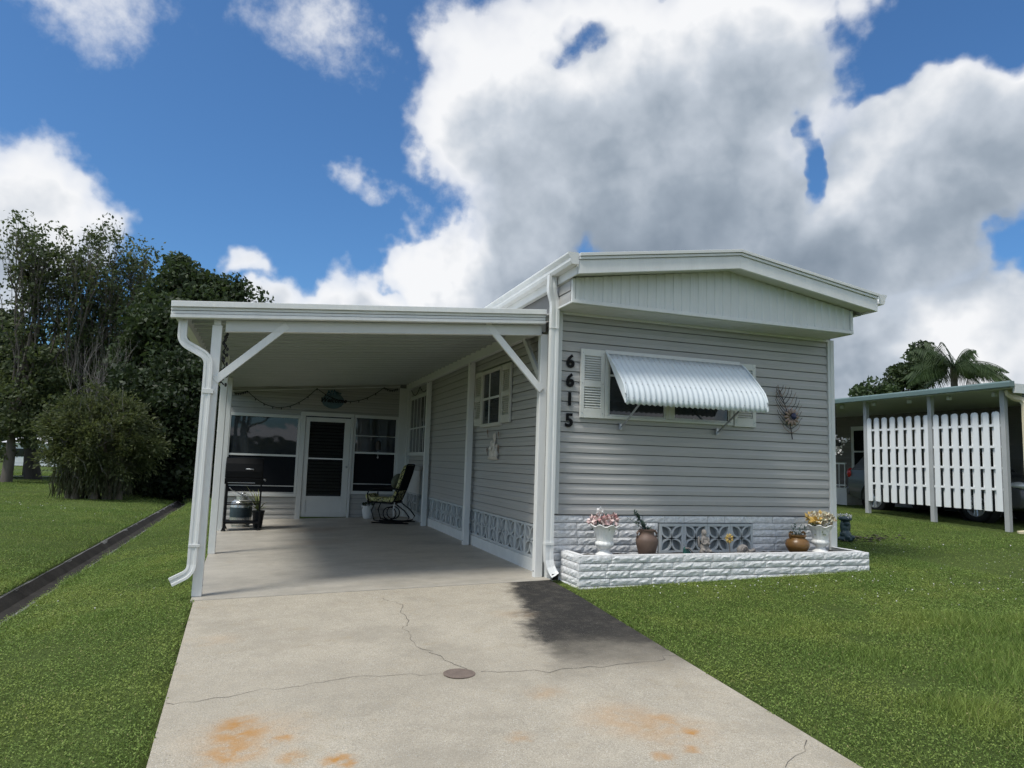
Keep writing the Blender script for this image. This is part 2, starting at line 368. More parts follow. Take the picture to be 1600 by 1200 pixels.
# ------------------------------------------------------------------ mesh helpers
class MB:
    def __init__(s): s.v = []; s.f = []
    def add(s, vs, fs):
        o = len(s.v); s.v += [tuple(v) for v in vs]; s.f += [tuple(i+o for i in f) for f in fs]; return s
    def box(s, x0, x1, y0, y1, z0, z1):
        return s.add([(x0,y0,z0),(x1,y0,z0),(x1,y1,z0),(x0,y1,z0),(x0,y0,z1),(x1,y0,z1),(x1,y1,z1),(x0,y1,z1)],
                     [(0,3,2,1),(4,5,6,7),(0,1,5,4),(1,2,6,5),(2,3,7,6),(3,0,4,7)])
    def prism(s, a, b):
        """two matching polygons (3-D point lists) joined and capped"""
        n = len(a)
        return s.add(list(a)+list(b), [tuple(range(n))[::-1], tuple(range(n, 2*n))] + [(i, (i+1) % n, n+(i+1) % n, n+i) for i in range(n)])
    def sweep(s, prof, pts, up=(0, 0, 1), cap=True):
        """closed 2-D profile swept along a polyline"""
        P = [Vector(p) for p in pts]; n = len(prof); vs = []
        for i, p in enumerate(P):
            d = ((P[i+1]-p).normalized() if i < len(P)-1 else Vector((0,0,0))) + ((p-P[i-1]).normalized() if i else Vector((0,0,0)))
            d.normalize(); r = d.cross(Vector(up))
            if r.length < 1e-4: r = Vector((1, 0, 0))
            r.normalize(); u = r.cross(d)
            vs += [p + r*a + u*b for a, b in prof]
        fs = [(i*n+j, i*n+(j+1) % n, (i+1)*n+(j+1) % n, (i+1)*n+j) for i in range(len(P)-1) for j in range(n)]
        if cap: fs += [tuple(range(n))[::-1], tuple(range((len(P)-1)*n, len(P)*n))]
        return s.add(vs, fs)
    def tube(s, pts, r, n=8, r1=None, cap=True):
        P = [Vector(p) for p in pts]; m = len(P); vs = []
        for i, p in enumerate(P):
            d = (P[min(i+1, m-1)]-P[max(i-1, 0)]).normalized()
            a = d.cross(Vector((0, 0, 1)))
            if a.length < .05: a = d.cross(Vector((0, 1, 0)))
            a.normalize(); b = d.cross(a)
            rr = r if r1 is None else r+(r1-r)*i/max(1, m-1)
            vs += [p+(a*math.cos(2*math.pi*k/n)+b*math.sin(2*math.pi*k/n))*rr for k in range(n)]
        fs = [(i*n+k, i*n+(k+1) % n, (i+1)*n+(k+1) % n, (i+1)*n+k) for i in range(m-1) for k in range(n)]
        if cap: fs += [tuple(range(n))[::-1], tuple(range((m-1)*n, m*n))]
        return s.add(vs, fs)
    def lathe(s, prof, c=(0, 0, 0), n=28, rmod=None, zmod=None, cap=True):
        vs = []
        for i, (r, z) in enumerate(prof):
            for k in range(n):
                a = 2*math.pi*k/n
                rr = r*(rmod(i, a) if rmod else 1); zz = z+(zmod(i, a) if zmod else 0)
                vs.append((c[0]+rr*math.cos(a), c[1]+rr*math.sin(a), c[2]+zz))
        m = len(prof)
        fs = [(i*n+k, i*n+(k+1) % n, (i+1)*n+(k+1) % n, (i+1)*n+k) for i in range(m-1) for k in range(n)]
        if cap: fs += [tuple(range(n))[::-1], tuple(range((m-1)*n, m*n))]
        return s.add(vs, fs)
    def ell(s, c, r, n=12, m=8, rot=None):
        vs = []; M = rot or Matrix.Identity(3)
        for i in range(m+1):
            t = math.pi*i/m
            for k in range(n):
                a = 2*math.pi*k/n
                vs.append(Vector(c)+M @ Vector((r[0]*math.sin(t)*math.cos(a), r[1]*math.sin(t)*math.sin(a), r[2]*math.cos(t))))
        return s.add(vs, [(i*n+k, (i+1)*n+k, (i+1)*n+(k+1) % n, i*n+(k+1) % n) for i in range(m) for k in range(n)])
    def mesh(s, name, m, smooth=False):
        me = bpy.data.meshes.new(name); me.from_pydata(s.v, [], s.f); me.materials.append(m); me.update()
        bm = bmesh.new(); bm.from_mesh(me); bmesh.ops.remove_doubles(bm, verts=bm.verts, dist=1e-6)
        bmesh.ops.recalc_face_normals(bm, faces=bm.faces); bm.to_mesh(me); bm.free()
        if smooth:
            me.polygons.foreach_set('use_smooth', [True]*len(me.polygons))
            try: me.set_sharp_from_angle(angle=R(50))
            except Exception: pass
        return me

def link(name, me, parent=None, loc=(0, 0, 0), rz=0, scale=None):
    o = bpy.data.objects.new(name, me); COL.objects.link(o)
    if parent is not None:
        o.parent = parent
        if parent.get('_w') is not None: loc = Vector(loc) - parent.location
    o.location = loc; o.rotation_euler[2] = rz
    if scale: o.scale = scale
    return o
def tag(o, label=None, cat=None, group=None, kind=None):
    if label: o['label'] = label
    if cat: o['category'] = cat
    if group: o['group'] = group
    if kind: o['kind'] = kind
    return o
ROOTS = []
def thing(name, label, cat, loc=(0, 0, 0), group=None, world=False, rz=0):
    """an Empty at the thing's base; with world=True its parts are given in world coordinates"""
    o = bpy.data.objects.new(name, None); COL.objects.link(o); o.location = loc; o.rotation_euler[2] = rz
    o.empty_display_size = .1
    if world: o['_w'] = 1; ROOTS.append(o)
    return tag(o, label, cat, group)
def bevel(o, w=.004, seg=2):
    b = o.modifiers.new('bevel', 'BEVEL'); b.width = w; b.segments = seg; b.limit_method = 'ANGLE'; b.angle_limit = R(40)
    return o
def pt(parent, name, mb, m, smooth=False, bev=0, loc=(0, 0, 0)):
    o = link(name, mb.mesh(name, m, smooth), parent, loc)
    if bev: bevel(o, bev)
    return o
def BX(*a): return MB().box(*a)
def raw(name, co, faces_n, idx, m, parent=None, loc=(0, 0, 0)):
    """big meshes from numpy: co (N,3), idx flat loop indices, faces_n verts per face"""
    me = bpy.data.meshes.new(name); nf = len(idx)//faces_n
    me.vertices.add(len(co)); me.vertices.foreach_set('co', co.astype(np.float32).ravel())
    me.loops.add(len(idx)); me.loops.foreach_set('vertex_index', idx.astype(np.int32))
    me.polygons.add(nf); me.polygons.foreach_set('loop_start', np.arange(0, nf*faces_n, faces_n, dtype=np.int32))
    me.materials.append(m); me.update(calc_edges=True); me.validate()
    return link(name, me, parent, loc)

# ------------------------------------------------------------------ terrain
XS = [-300, -60, -9, -7, -6.37, -6.33, -5.90, -5.86, -5, -4.4, -3.97, 0, 4.4, 9.4, 20, 300]
ZS = [-.2, -.25, -.30, -.37, -.47, -.75, -.75, -.47, -.29, -.19, -.135, -.015, .115, .37, .42, .5]
def sm(a, b, x): x = min(1, max(0, (x-a)/(b-a))); return x*x*(3-2*x)
def HT(x, y):
    z = float(np.interp(x, XS, ZS))
    z += .02*max(-9, min(0, y))*sm(-5.75, -4.05, x)
    if x > 3: z += .030*max(-5, min(5, y))*sm(3, 9, x)
    return z
def HTV(x, y):
    z = np.interp(x, XS, ZS)
    e = np.clip((x+5.75)/1.7, 0, 1); z = z + .02*np.clip(y, -9, 0)*e*e*(3-2*e)
    k = np.clip((x-3)/6, 0, 1); k = k*k*(3-2*k)
    return z + np.where(x > 3, .030*np.clip(y, -5, 5)*k, 0)
def SLZ(x, y): return .0293*min(x, 0) + .02*max(-9, min(y, 0))
DL = lambda y: float(np.interp(y, [-12, -9, -4, 0], [-3.62, -3.68, -3.83, -3.955]))
DR = lambda y: float(np.interp(y, [-12, -9, -5, -3, -.9, 0], [-.72, -.56, -.36, -.215, -.06, -.03]))

def build_ground():
    xs = sorted(set([-300, -120, -60, -40, -28, -20, -14, -10, -9, -8, -7, -6.6, -6.37, -6.33, -5.90, -5.86, -5.6, -5.4, -5.2, -5, -4.85, -4.7, -4.55, -4.4, -4.25, -4.15, -4.05, -3.985, -3.80, -3.6, -2, -.8, -.45, -.2, 0, .6, 1.5, 2.5, 3.5, 4.4, 5.2, 6, 7, 8, 9.4, 11, 14, 20, 30, 60, 120, 300]))
    ys = sorted(set([-300, -120, -60, -30, -20, -14] + [-12+i*.75 for i in range(17)] + [.5, 1, 2, 3, 4, 5, 6, 8, 10, 12, 15, 18, 21, 25, 30, 36, 44, 60, 100, 300]))
    co = []; nx = len(xs)
    for y in ys:
        for x in xs:
            z = HT(x, y)
            if -3.9 < x < -.5 and -12.5 < y < 9.5: z -= .16
            if -9 > x: z += .05*math.sin(x*.7+y*.31)
            co.append((x, y, z))
    idx = np.array([(j*nx+i, j*nx+i+1, (j+1)*nx+i+1, (j+1)*nx+i) for j in range(len(ys)-1) for i in range(nx-1)]).ravel()
    o = raw('lawn', np.array(co), 4, idx, M_lawn); o['kind'] = 'structure'
    # driveway
    yy = [-.065, -.5, -1, -1.6, -2.2, -3, -4, -5, -6.5, -8, -9, -10.5, -12]
    mb = MB(); vs = []; m = 9
    for y in yy:
        for i in range(m):
            x = DL(y)+(DR(y)-DL(y))*i/(m-1); vs.append((x, y, SLZ(x, y)))
    vb = [(x, y, z-.2) for x, y, z in vs]; N = len(vs)
    fs = [(j*m+i, j*m+i+1, (j+1)*m+i+1, (j+1)*m+i) for j in range(len(yy)-1) for i in range(m-1)]
    rim = [i for i in range(m)] + [j*m+m-1 for j in range(1, len(yy))] + [(len(yy)-1)*m+i for i in range(m-2, -1, -1)] + [j*m for j in range(len(yy)-2, 0, -1)]
    fs += [(rim[k], rim[(k+1) % len(rim)], N+rim[(k+1) % len(rim)], N+rim[k]) for k in range(len(rim))]
    d = link('driveway', MB().add(vs+vb, fs).mesh('driveway', M_drive)); d['kind'] = 'structure'
    # drain cap set in the concrete and cracks
    zc = SLZ(-1.96, -3.07)
    c = MB().lathe([(.115, .0), (.115, .004), (.10, .006), (.0, .006)], (-1.96, -3.07, zc+.001), 20, cap=False)
    pt(d, 'drain_cap', c, M_pavers)
    M_crack = mat('crack_dark', (.13, .12, .105), 1, .3, 40, spec=0)  # dark ribbons laid on the concrete for its cracks
    def crack(pts, w, seed, js=.022):
        rr = random.Random(seed); P = []
        for a, b in zip(pts[:-1], pts[1:]):
            k = max(2, int(math.dist(a, b)/.07))
            for i in range(k): P.append((a[0]+(b[0]-a[0])*i/k+rr.gauss(0, js), a[1]+(b[1]-a[1])*i/k+rr.gauss(0, js)))
        P.append(pts[-1]); vs = []
        for i, (x, y) in enumerate(P):
            q = P[min(i+1, len(P)-1)]; p0 = P[max(i-1, 0)]; dx, dy = q[0]-p0[0], q[1]-p0[1]; l = math.hypot(dx, dy) or 1
            ww = w*.55*rr.uniform(.25, 1.1)
            for sgn in (-1, 1):
                X, Y = x-dy/l*ww*sgn, y+dx/l*ww*sgn; vs.append((X, Y, SLZ(X, Y)+.0025))
        pt(d, 'crack', MB().add(vs, [(2*i, 2*i+1, 2*i+3, 2*i+2) for i in range(len(P)-1)]), M_crack)
    crack([(-3.88, -3.10), (-3.2, -3.02), (-2.6, -2.92), (-2.07, -3.03)], .0045, 1)
    crack([(-1.85, -3.06), (-1.4, -3.16), (-.9, -3.24), (-.23, -3.16)], .0055, 2)
    crack([(-2.10, -.5), (-1.98, -.85), (-2.02, -1.4), (-2.12, -2.0), (-2.05, -2.5), (-1.9, -3.0)], .006, 3)
    crack([(-.75, -5.0), (-.55, -4.85), (-.40, -4.75)], .005, 4)
    # carport slab
    mb = MB(); x0, x1, y0, y1 = -3.985, -.012, -.05, 9.32
    xf = -4.19
    mb.add([(x0,y0,SLZ(x0,0)),(x1,y0,SLZ(x1,0)),(x1,y1,SLZ(x1,0)),(xf,y1,SLZ(xf,0)),(x0,y0,-.4),(x1,y0,-.4),(x1,y1,-.4),(xf,y1,-.4)],
           [(0,1,2,3),(0,4,5,1),(1,5,6,2),(2,6,7,3),(3,7,4,0)])
    s = link('carport_slab', mb.mesh('carport_slab', M_slab)); s['kind'] = 'structure'
    # ditch: concrete gutter with a low flow line and joints between its cast pieces
    dt = bpy.data.objects.new('ditch', None); COL.objects.link(dt); dt['kind'] = 'structure'
    seg = None; y = -11.0; k = 0
    prof = [(-6.38, -.475), (-6.33, -.49), (-6.22, -.60), (-6.02, -.60), (-5.92, -.50), (-5.83, -.462), (-5.82, -.53), (-6.0, -.70), (-6.25, -.70), (-6.40, -.53)]
    for k in range(36):
        a = y+k*.92; mesh = seg
        if seg is None:
            seg = MB().prism([(px, 0, pz) for px, pz in prof], [(px, .905, pz) for px, pz in prof]).mesh('ditch_segment', M_cement)
        link('ditch_segment', seg, dt, (random.uniform(-.008, .008), a, random.uniform(-.006, .006)))
    w = MB(); vs = []
    for i in range(120):
        yy = -11+i*.275; e1 = .05*math.sin(i*.9)+.03*math.sin(i*2.3); e2 = .03*math.sin(i*1.3+1)
        vs += [(-6.335+e2*.2, yy, -.482), (-6.21, yy, -.585), (-5.995+e1*.3, yy, -.583)]
    w.add(vs, [(3*i+q, 3*i+1+q, 3*i+4+q, 3*i+3+q) for i in range(119) for q in (0, 1)])
    pt(dt, 'silt', w, M_ditchwet)
    # road behind the camera and the street beyond
    r = link('road', MB().add([(-300,-20,-.28),(300,-20,-.20),(300,-12,-.20),(-300,-12,-.28)], [(0,1,2,3)]).mesh('road', M_asphalt)); r['kind'] = 'structure'
build_ground()

# ------------------------------------------------------------------ grass
def build_grass():
    def cand(n, x0, x1, y0, y1): return RNG.uniform(x0, x1, n), RNG.uniform(y0, y1, n)
    def ok(x, y, dense=True):
        dl = np.interp(y, [-12, -9, -4, 0], [-3.62, -3.68, -3.83, -3.955]); dr = np.interp(y, [-12, -9, -5, -3, -.9, 0], [-.72, -.56, -.36, -.215, -.06, -.03])
        k = ~((x > dl-.004) & (x < dr+.004) & (y < 0))
        k &= ~((x > -4.0-.02*np.clip(y, 0, 9.3)) & (x < 4.34) & (y > -.02))
        k &= ~((x > .07) & (x < 4.37) & (y > -.62) & (y < 0))
        k &= ~((x > -.1) & (x < .1) & (y > -.35) & (y < 0))
        k &= ~((x > -6.37+.03*np.sin(y*7.3)*np.sin(y*2.9)) & (x < -5.845+.02*np.sin(y*5.1)))
        k &= ~((x > 9.3) & (y > 1.0)) & ~((y < -12) & (y > -20))
        # only where the camera, or one a step beside it, can look
        az = np.degrees(np.arctan2(x-CAM.x, y-CAM.y)); k &= (az > -27) & (az < 66) & (y > -7.9)
        return k
    def ragged(x, y): return .018*np.sin(y*9.1)+.014*np.sin(y*23.7+1)+.01*np.sin(y*51)
    C = []
    for (n, x0, x1, y0, y1) in ((300000, -.75, 5.6, -6.3, .6), (170000, -7.2, -3.55, -4.6, 4.5), (190000, -9, 9.4, -4, 6), (130000, -14, -3.9, 3, 16), (60000, 4.3, 9.4, 0, 9), (170000, -24, -4.1, 14, 46)):
        x, y = cand(n, x0, x1, y0, y1); k = ok(x+np.where(x < -2, ragged(x, y)+.012, -ragged(x, y)-.012)*(y < 0), y); C.append(np.stack([x[k], y[k]], 1))
    P = np.concatenate(C); D = np.hypot(P[:, 0]-CAM.x, P[:, 1]-CAM.y)
    tall = (np.sin(P[:, 0]*1.7+1.2)+np.sin(P[:, 1]*2.3+P[:, 0]*.9)+.6*np.sin(P[:, 0]*4.3-P[:, 1]*3.1))
    # worn, thin spots
    thin = np.zeros(len(P))
    for (tx, ty, tr) in ((2.75, -3.55, .22), (1.55, -3.15, .16), (3.1, -3.2, .2), (1.0, -4.2, .14), (2.2, -2.2, .25), (-5.0, -1.2, .3), (-4.6, 1.6, .25), (5.0, -1.6, .4)):
        thin = np.maximum(thin, np.exp(-((P[:, 0]-tx)**2+(P[:, 1]-ty)**2)/(tr*tr)))
    k = RNG.random(len(P)) > thin*.85; P, D, tall = P[k], D[k], tall[k]
    N = len(P); z = HTV(P[:, 0], P[:, 1])
    h = RNG.uniform(.010, .030, N)*(1+.22*np.clip(tall, -1, 2.2))*(1+.020*np.clip(D-6, 0, 30))
    tuft = np.zeros(N)
    for (tx, ty, tr, th) in ((1.9, -4.3, .42, 3.6), (2.6, -3.9, .38, 3.2), (1.25, -3.6, .30, 2.4), (2.9, -3.1, .45, 2.6), (.9, -4.7, .32, 2.6), (1.3, -2.7, .35, 1.0), (3.6, -3.6, .5, 2.0), (-4.75, -.1, .22, 1.5), (-5.3, .2, .3, 1.0), (2.0, -3.0, .3, 1.0)):
        tuft = tuft+th*np.exp(-((P[:, 0]-tx)**2+(P[:, 1]-ty)**2)/(tr*tr))
    edge = np.exp(-(np.minimum(abs(P[:, 0]+6.38), abs(P[:, 0]+5.80))/.08)**2)
    h = h*(1+tuft)*(1+2.4*edge*RNG.uniform(.2, 1.3, N))
    far = 1+.10*np.clip(D-5, 0, 45)
    clover = (RNG.random(N) < .55*np.clip(1-tuft*.5, .1, 1)) & (D < 15)
    a = RNG.uniform(0, 2*np.pi, N); la = RNG.uniform(0, 2*np.pi, N)
    B = np.stack([P[:, 0], P[:, 1], z-.004], 1); Z0 = np.zeros(N)
    # blades: one narrow triangle each
    w = RNG.uniform(.0014, .0034, N)*far; lean = RNG.uniform(.2, 1.2, N)*h
    U = np.stack([np.cos(a)*w, np.sin(a)*w, Z0], 1); T = B+np.stack([np.cos(la)*lean, np.sin(la)*lean, h], 1)
    bl = ~clover
    cb = np.stack([B-U, B+U, T], 1)[bl].reshape(-1, 3)
    # clover and broadleaf weeds: small tilted leaflets
    sz = RNG.uniform(.004, .0085, N)*(1+.06*np.clip(D-4, 0, 20)); tl = RNG.uniform(-.9, .9, N)
    d1 = np.stack([np.cos(a), np.sin(a), np.sin(tl)*.8], 1)*sz[:, None]; d2 = np.stack([-np.sin(a), np.cos(a), RNG.uniform(-.5, .5, N)], 1)*sz[:, None]*.62
    c0 = B+np.stack([Z0, Z0, h*RNG.uniform(.5, 1.1, N)+.004], 1)
    cq = np.stack([c0-d1, c0-d2+d1*.2, c0+d1, c0+d2+d1*.2], 1)[clover].reshape(-1, 3)
    nb = int(bl.sum()); nq = int(clover.sum()); q = np.arange(nq)*4+nb*3
    idx = np.concatenate([np.arange(nb*3), np.stack([q, q+1, q+2, q, q+2, q+3], 1).ravel()])
    o = raw('grass', np.concatenate([cb, cq]), 3, idx, L_grass)
    tag(o, 'short green lawn grass mixed with clover around the driveway', 'grass', kind='stuff')
    # white clover heads: small crossed petals
    pts = []
    for (cx, cy, r, n) in ((1.3, -1.15, .6, 22), (2.3, -1.4, 1.0, 34), (3.6, -1.6, 1.0, 34), (4.8, -1.5, 1.2, 30), (5.6, -2.0, 1.6, 26), (6.5, .2, 1.8, 30), (7.5, -1, 1.6, 25), (-9.2, 11, 2.0, 26), (-8.2, 14.5, 2.4, 20), (-10.5, 16, 2.5, 26), (-4.9, 1.0, 1.5, 12)):
        for _ in range(n): pts.append((cx+random.gauss(0, r*.6), cy+random.gauss(0, r*.45)))
    P = np.array(pts); k = ok(P[:, 0], P[:, 1]); P = P[k]; mb = MB()
    for x, y in P:
        d = math.hypot(x-CAM.x, y-CAM.y); s = random.uniform(.004, .009)*(1+.03*max(0, d-8)); zz = HT(x, y)+random.uniform(.03, .05)*(1+.01*d)
        for q in range(3):
            aa = random.uniform(0, 6.28); e = random.uniform(.2, .9)
            dx, dy = math.cos(aa)*s, math.sin(aa)*s
            mb.add([(x-dx, y-dy, zz-s*e), (x+dy, y-dx, zz+s*.2), (x+dx, y+dy, zz+s*e), (x-dy, y+dx, zz+s*.2)], [(0, 1, 2, 3)])
    o = link('clover_flowers', mb.mesh('clover_flowers', M_whitefl)); tag(o, 'tiny white clover flowers scattered over the lawn', 'flowers', kind='stuff')
build_grass()

# ------------------------------------------------------------------ siding board mesh (dutch lap)
BH = .127
M_joint = mat('siding_shadow_gap', (.20, .20, .195), .8, .1, 5)  # darker than the boards: gap shadow put into the backing colour
def board_x(x0, x1, m, name='siding_board', h=BH):
    pr = [(0, 0), (-.019, .0), (-.019, .052), (-.012, .070), (-.006, h-.009), (0, h-.009)]
    return MB().prism([(x0, y, z) for y, z in pr], [(x1, y, z) for y, z in pr]).mesh(name, m)
def board_y(y0, y1, m, name='siding_board', h=BH):
    pr = [(0, 0), (-.019, .0), (-.019, .052), (-.012, .070), (-.006, h-.009), (0, h-.009)]
    return MB().prism([(x, y0, z) for x, z in pr], [(x, y1, z) for x, z in pr]).mesh(name, m)

# split-face stone pieces: six shared shapes, unit length along x, face towards -y
def stone_meshes():
    out = []
    for k in range(6):
        rr = random.Random(100+k); nx, nz = 9, 3; vs = []
        for j in range(nz+1):
            for i in range(nx+1):
                e = (i in (0, nx)) or (j in (0, nz))
                y = -.006*rr.random() if e else -rr.uniform(.004, .016)
                vs.append(((i+ (0 if i in (0, nx) else rr.uniform(-.3, .3)))/nx, y, (j+(0 if j in (0, nz) else rr.uniform(-.25, .25)))/nz))
        n = len(vs); fs = [(j*(nx+1)+i, j*(nx+1)+i+1, (j+1)*(nx+1)+i+1, (j+1)*(nx+1)+i) for j in range(nz) for i in range(nx)]
        vs += [(0, .05, 0), (1, .05, 0), (1, .05, 1), (0, .05, 1)]
        bot = list(range(nx+1)); top = list(range(nz*(nx+1), n)); lf = [j*(nx+1) for j in range(nz+1)]; rt = [j*(nx+1)+nx for j in range(nz+1)]
        fs += [tuple(bot)+(n+1, n), tuple(top)+(n+2, n+3), tuple(lf)+(n+3, n), tuple(rt)+(n+2, n+1)]
        out.append(MB().add(vs, fs).mesh('stone', M_stone))
    return out
STONES = stone_meshes()
def stone_course(parent, p0, axis, length, z, h, rr, lo=.26, hi=.52, start=None, skip=None):
    """lay stones along axis ('x' faces -y, 'y-' faces -x, 'y+' faces +x)"""
    t = 0 if start is None else start
    while t < length-.02:
        L = min(rr.uniform(lo, hi), length-t)
        if length-t-L < .10: L = length-t
        g = .006
        if not (skip and skip(t, L)):
            me = rr.choice(STONES)
            if axis == 'x': o = link('stone', me, parent, (p0[0]+t+g/2, p0[1]+rr.uniform(-.003, .004), z), 0, (L-g, 1, h-.008))
            elif axis == 'y-': o = link('stone', me, parent, (p0[0]+rr.uniform(-.003, .004), p0[1]+length-t-g/2, z), -math.pi/2, (L-g, 1, h-.008))
            else: o = link('stone', me, parent, (p0[0], p0[1]+t+g/2, z), math.pi/2, (L-g, 1, h-.008))
        t += L

def breeze_mesh(w, h):
    """one decorative block: frame and eight arcs that bound four leaves; faces -y, from (0,0,0)"""
    mb = MB(); b = .032; dp = .07
    mb.box(0, w, -.004, dp, 0, b); mb.box(0, w, -.004, dp, h-b, h); mb.box(0, b, -.002, dp, b, h-b); mb.box(w-b, w, -.002, dp, b, h-b)
    cx, cz = w/2, h/2; t = .011
    for sx in (-1, 1):
        for sz in (-1, 1):
            ex, ez = cx+sx*(w/2-b*.6), cz+sz*(h/2-b*.6)
            for side in (-1, 1):
                P = []
                for i in range(8):
                    u = i/7; bow = math.sin(math.pi*u)*.17*min(w, h)*side
                    dx, dz = ex-cx, ez-cz; l = math.hypot(dx, dz)
                    P.append((cx+dx*u-dz/l*bow, cz+dz*u+dx/l*bow))
                va, vb = [], []
                for i, (x, z) in enumerate(P):
                    q = P[min(i+1, 7)]; p = P[max(i-1, 0)]; ax, az = q[0]-p[0], q[1]-p[1]; l = math.hypot(ax, az)
                    va.append((x-az/l*t, z+ax/l*t)); vb.append((x+az/l*t, z-ax/l*t))
                for i in range(7):
                    poly = [va[i], vb[i], vb[i+1], va[i+1]]
                    mb.add([(x, .0, z) for x, z in poly]+[(x, dp, z) for x, z in poly], [(0,1,2,3),(0,4,5,1),(2,6,7,3),(1,5,6,2),(3,7,4,0)])
    mb.box(cx-.022, cx+.022, .001, dp, cz-.022, cz+.022)
    return mb.mesh('breeze_block', M_block)

# ------------------------------------------------------------------ the mobile home
HW = 4.345   # width
home = thing('mobile_home', 'gray vinyl sided mobile home with white gable end and stone skirt', 'house')
def build_home():
    yb = 9.3
    # front wall
    fw = pt(home, 'front_wall', BX(.01, HW-.01, .022, .10, .70, 3.75), M_joint)
    me = board_x(.075, HW-.105, M_siding)
    z = .775; i = 0
    while z < 3.27:
        if z+BH > 3.28:
            link('siding_board', board_x(.075, HW-.105, M_siding, h=3.285-z), fw, (0, .012, z))
        else: link('siding_board', me, fw, (0, .012, z))
        z += BH
    pt(fw, 'corner_trim', BX(-.005, .072, -.022, .05, .78, 3.298), M_trim, bev=.004)
    pt(fw, 'corner_trim', BX(HW-.102, HW+.01, -.024, .05, .30, 3.298), M_trim, bev=.004)
    pt(fw, 'corner_bead', BX(HW-.060, HW-.052, -.029, -.024, .80, 3.296), M_trim)
    pt(fw, 'top_trim', BX(.074, HW-.104, -.028, .0, 3.268, 3.296), M_white)
    # side wall under the carport
    sw = pt(home, 'side_wall', BX(.022, .10, .05, 13, .60, 3.75), M_joint)
    me = board_y(.06, 9.28, M_sidewall); me2 = board_y(.06, 7.0, M_sidewall)
    z = .605
    while z < 3.20:
        link('siding_board', me if z < 1.45 or z > 2.86 else me2, sw, (.012, 0, z)); z += BH
    # far side wall and the rest of the shell
    pt(home, 'side_wall', BX(HW-.10, HW-.012, .10, 13, .10, 3.75), M_trim)
    pt(home, 'rear_wall', BX(.1, HW-.1, 12.9, 13, .1, 3.75), M_trim)
    # stone skirt on the front with four breeze blocks
    sk = pt(home, 'stone_skirt', BX(.0, HW-.02, .045, .12, -.08, .768), M_stonejoint)
    rr = random.Random(5); bx0, bx1, bz0, bz1 = 1.49, 2.93, .285, .668
    z = .766-.0905; k = 0
    while z > -.1:
        inside = z < bz1 and z+.09 > bz0
        if inside:
            stone_course(sk, (0, .012), 'x', bx0-.01, z, .0905, rr, start=0); stone_course(sk, (bx1+.01, .012), 'x', HW-.11-bx1-.01, z, .0905, rr)
        else: stone_course(sk, (0, .012), 'x', HW-.11, z, .0905, rr)
        z -= .0905; k += 1
    bm = breeze_mesh(.356, .372)
    for i in range(4): link('breeze_block', bm, sk, (bx0+.006+i*.359, -.012, bz0+.004))
    pt(sk, 'mesh_backing', BX(bx0, bx1, .038, .044, bz0, bz1), M_blockback)
    # side skirt with breeze blocks on a low ledge
    ss = pt(home, 'side_skirt', BX(.062, .12, .08, 9.28, -.05, .60), M_blockback)
    bm2 = breeze_mesh(.392, .43)
    y = 9.26
    while y > .30:
        o = link('breeze_block', bm2, ss, (.0, y, .165)); o.rotation_euler[2] = -math.pi/2; y -= .396
    pt(ss, 'ledge', BX(-.018, .058, .09, 9.28, -.12, .160), M_ledge, bev=.006)
    # gable box above the front wall
    gx0, gx1, gy = -.02, 4.235, -.49
    RK = lambda x: 3.944-.339*abs(x-2.19)/2.19        # underside of the rake board
    gb = pt(home, 'gable', MB().prism([(gx0+.01, gy+.012, 3.325), (gx1-.01, gy+.012, 3.325), (gx1-.01, gy+.012, RK(gx1)), (2.19, gy+.012, RK(2.19)), (gx0+.01, gy+.012, RK(0))],
                                      [(gx0+.01, -.0, 3.325), (gx1-.01, -.0, 3.325), (gx1-.01, -.0, RK(gx1)), (2.19, -.0, RK(2.19)), (gx0+.01, -.0, RK(0))]), M_gable)
    n = 34; w = (gx1-gx0-.07)/n
    for i in range(n):
        a = gx0+.035+i*w; b = a+w
        pr = lambda x0, x1, y: [(x0, y, 3.352), (x1, y, 3.352), (x1, y, RK(x1)+.01), (x0, y, RK(x0)+.01)]
        mb = MB()
        xs = [a, a+.010, a+w*.50, a+w*.60, b]; ysd = [gy+.006, gy-.006, gy-.008, gy+.006, gy+.006]
        vs = []
        for X, Y in zip(xs, ysd): vs += [(X, Y, 3.352), (X, Y, RK(X)+.01)]
        mb.add(vs, [(2*q, 2*q+2, 2*q+3, 2*q+1) for q in range(4)])
        pt(gb, 'gable_panel', mb, M_gable)
    pt(gb, 'gable_trim', BX(gx0-.006, gx1+.006, gy-.022, gy+.02, 3.306, 3.350), M_white, bev=.003)
    pt(gb, 'gable_trim', BX(gx0-.004, gx0+.034, gy-.018, gy+.02, 3.351, RK(0)), M_white, bev=.003)
    pt(gb, 'gable_trim', BX(gx1-.034, gx1+.004, gy-.018, gy+.02, 3.351, RK(gx1)), M_white, bev=.003)
    pt(gb, 'gable_trim', BX(gx0-.022, gx0+.002, gy-.010, -.03, 3.300, 3.322), M_white)
    bs = MB().prism([(gx0-.016, gy+.02, 0), (gx0-.016, gy+.02, .06), (gx0-.006, gy+.02, .13), (gx0+.008, gy+.02, .13), (gx0+.008, gy+.02, 0)],
                    [(gx0-.016, -.02, 0), (gx0-.016, -.02, .06), (gx0-.006, -.02, .13), (gx0+.008, -.02, .13), (gx0+.008, -.02, 0)]).mesh('siding_board', M_siding)
    for zz in (3.326, 3.462, 3.598): link('siding_board', bs, gb, (0, 0, zz))
    so = pt(home, 'soffit', BX(gx0+.002, gx1-.002, gy+.0, -.001, 3.299, 3.3045), M_soffit)
    sp = BX(0, .100, gy+.01, -.03, 3.2945, 3.2985).mesh('soffit_panel', M_soffit)
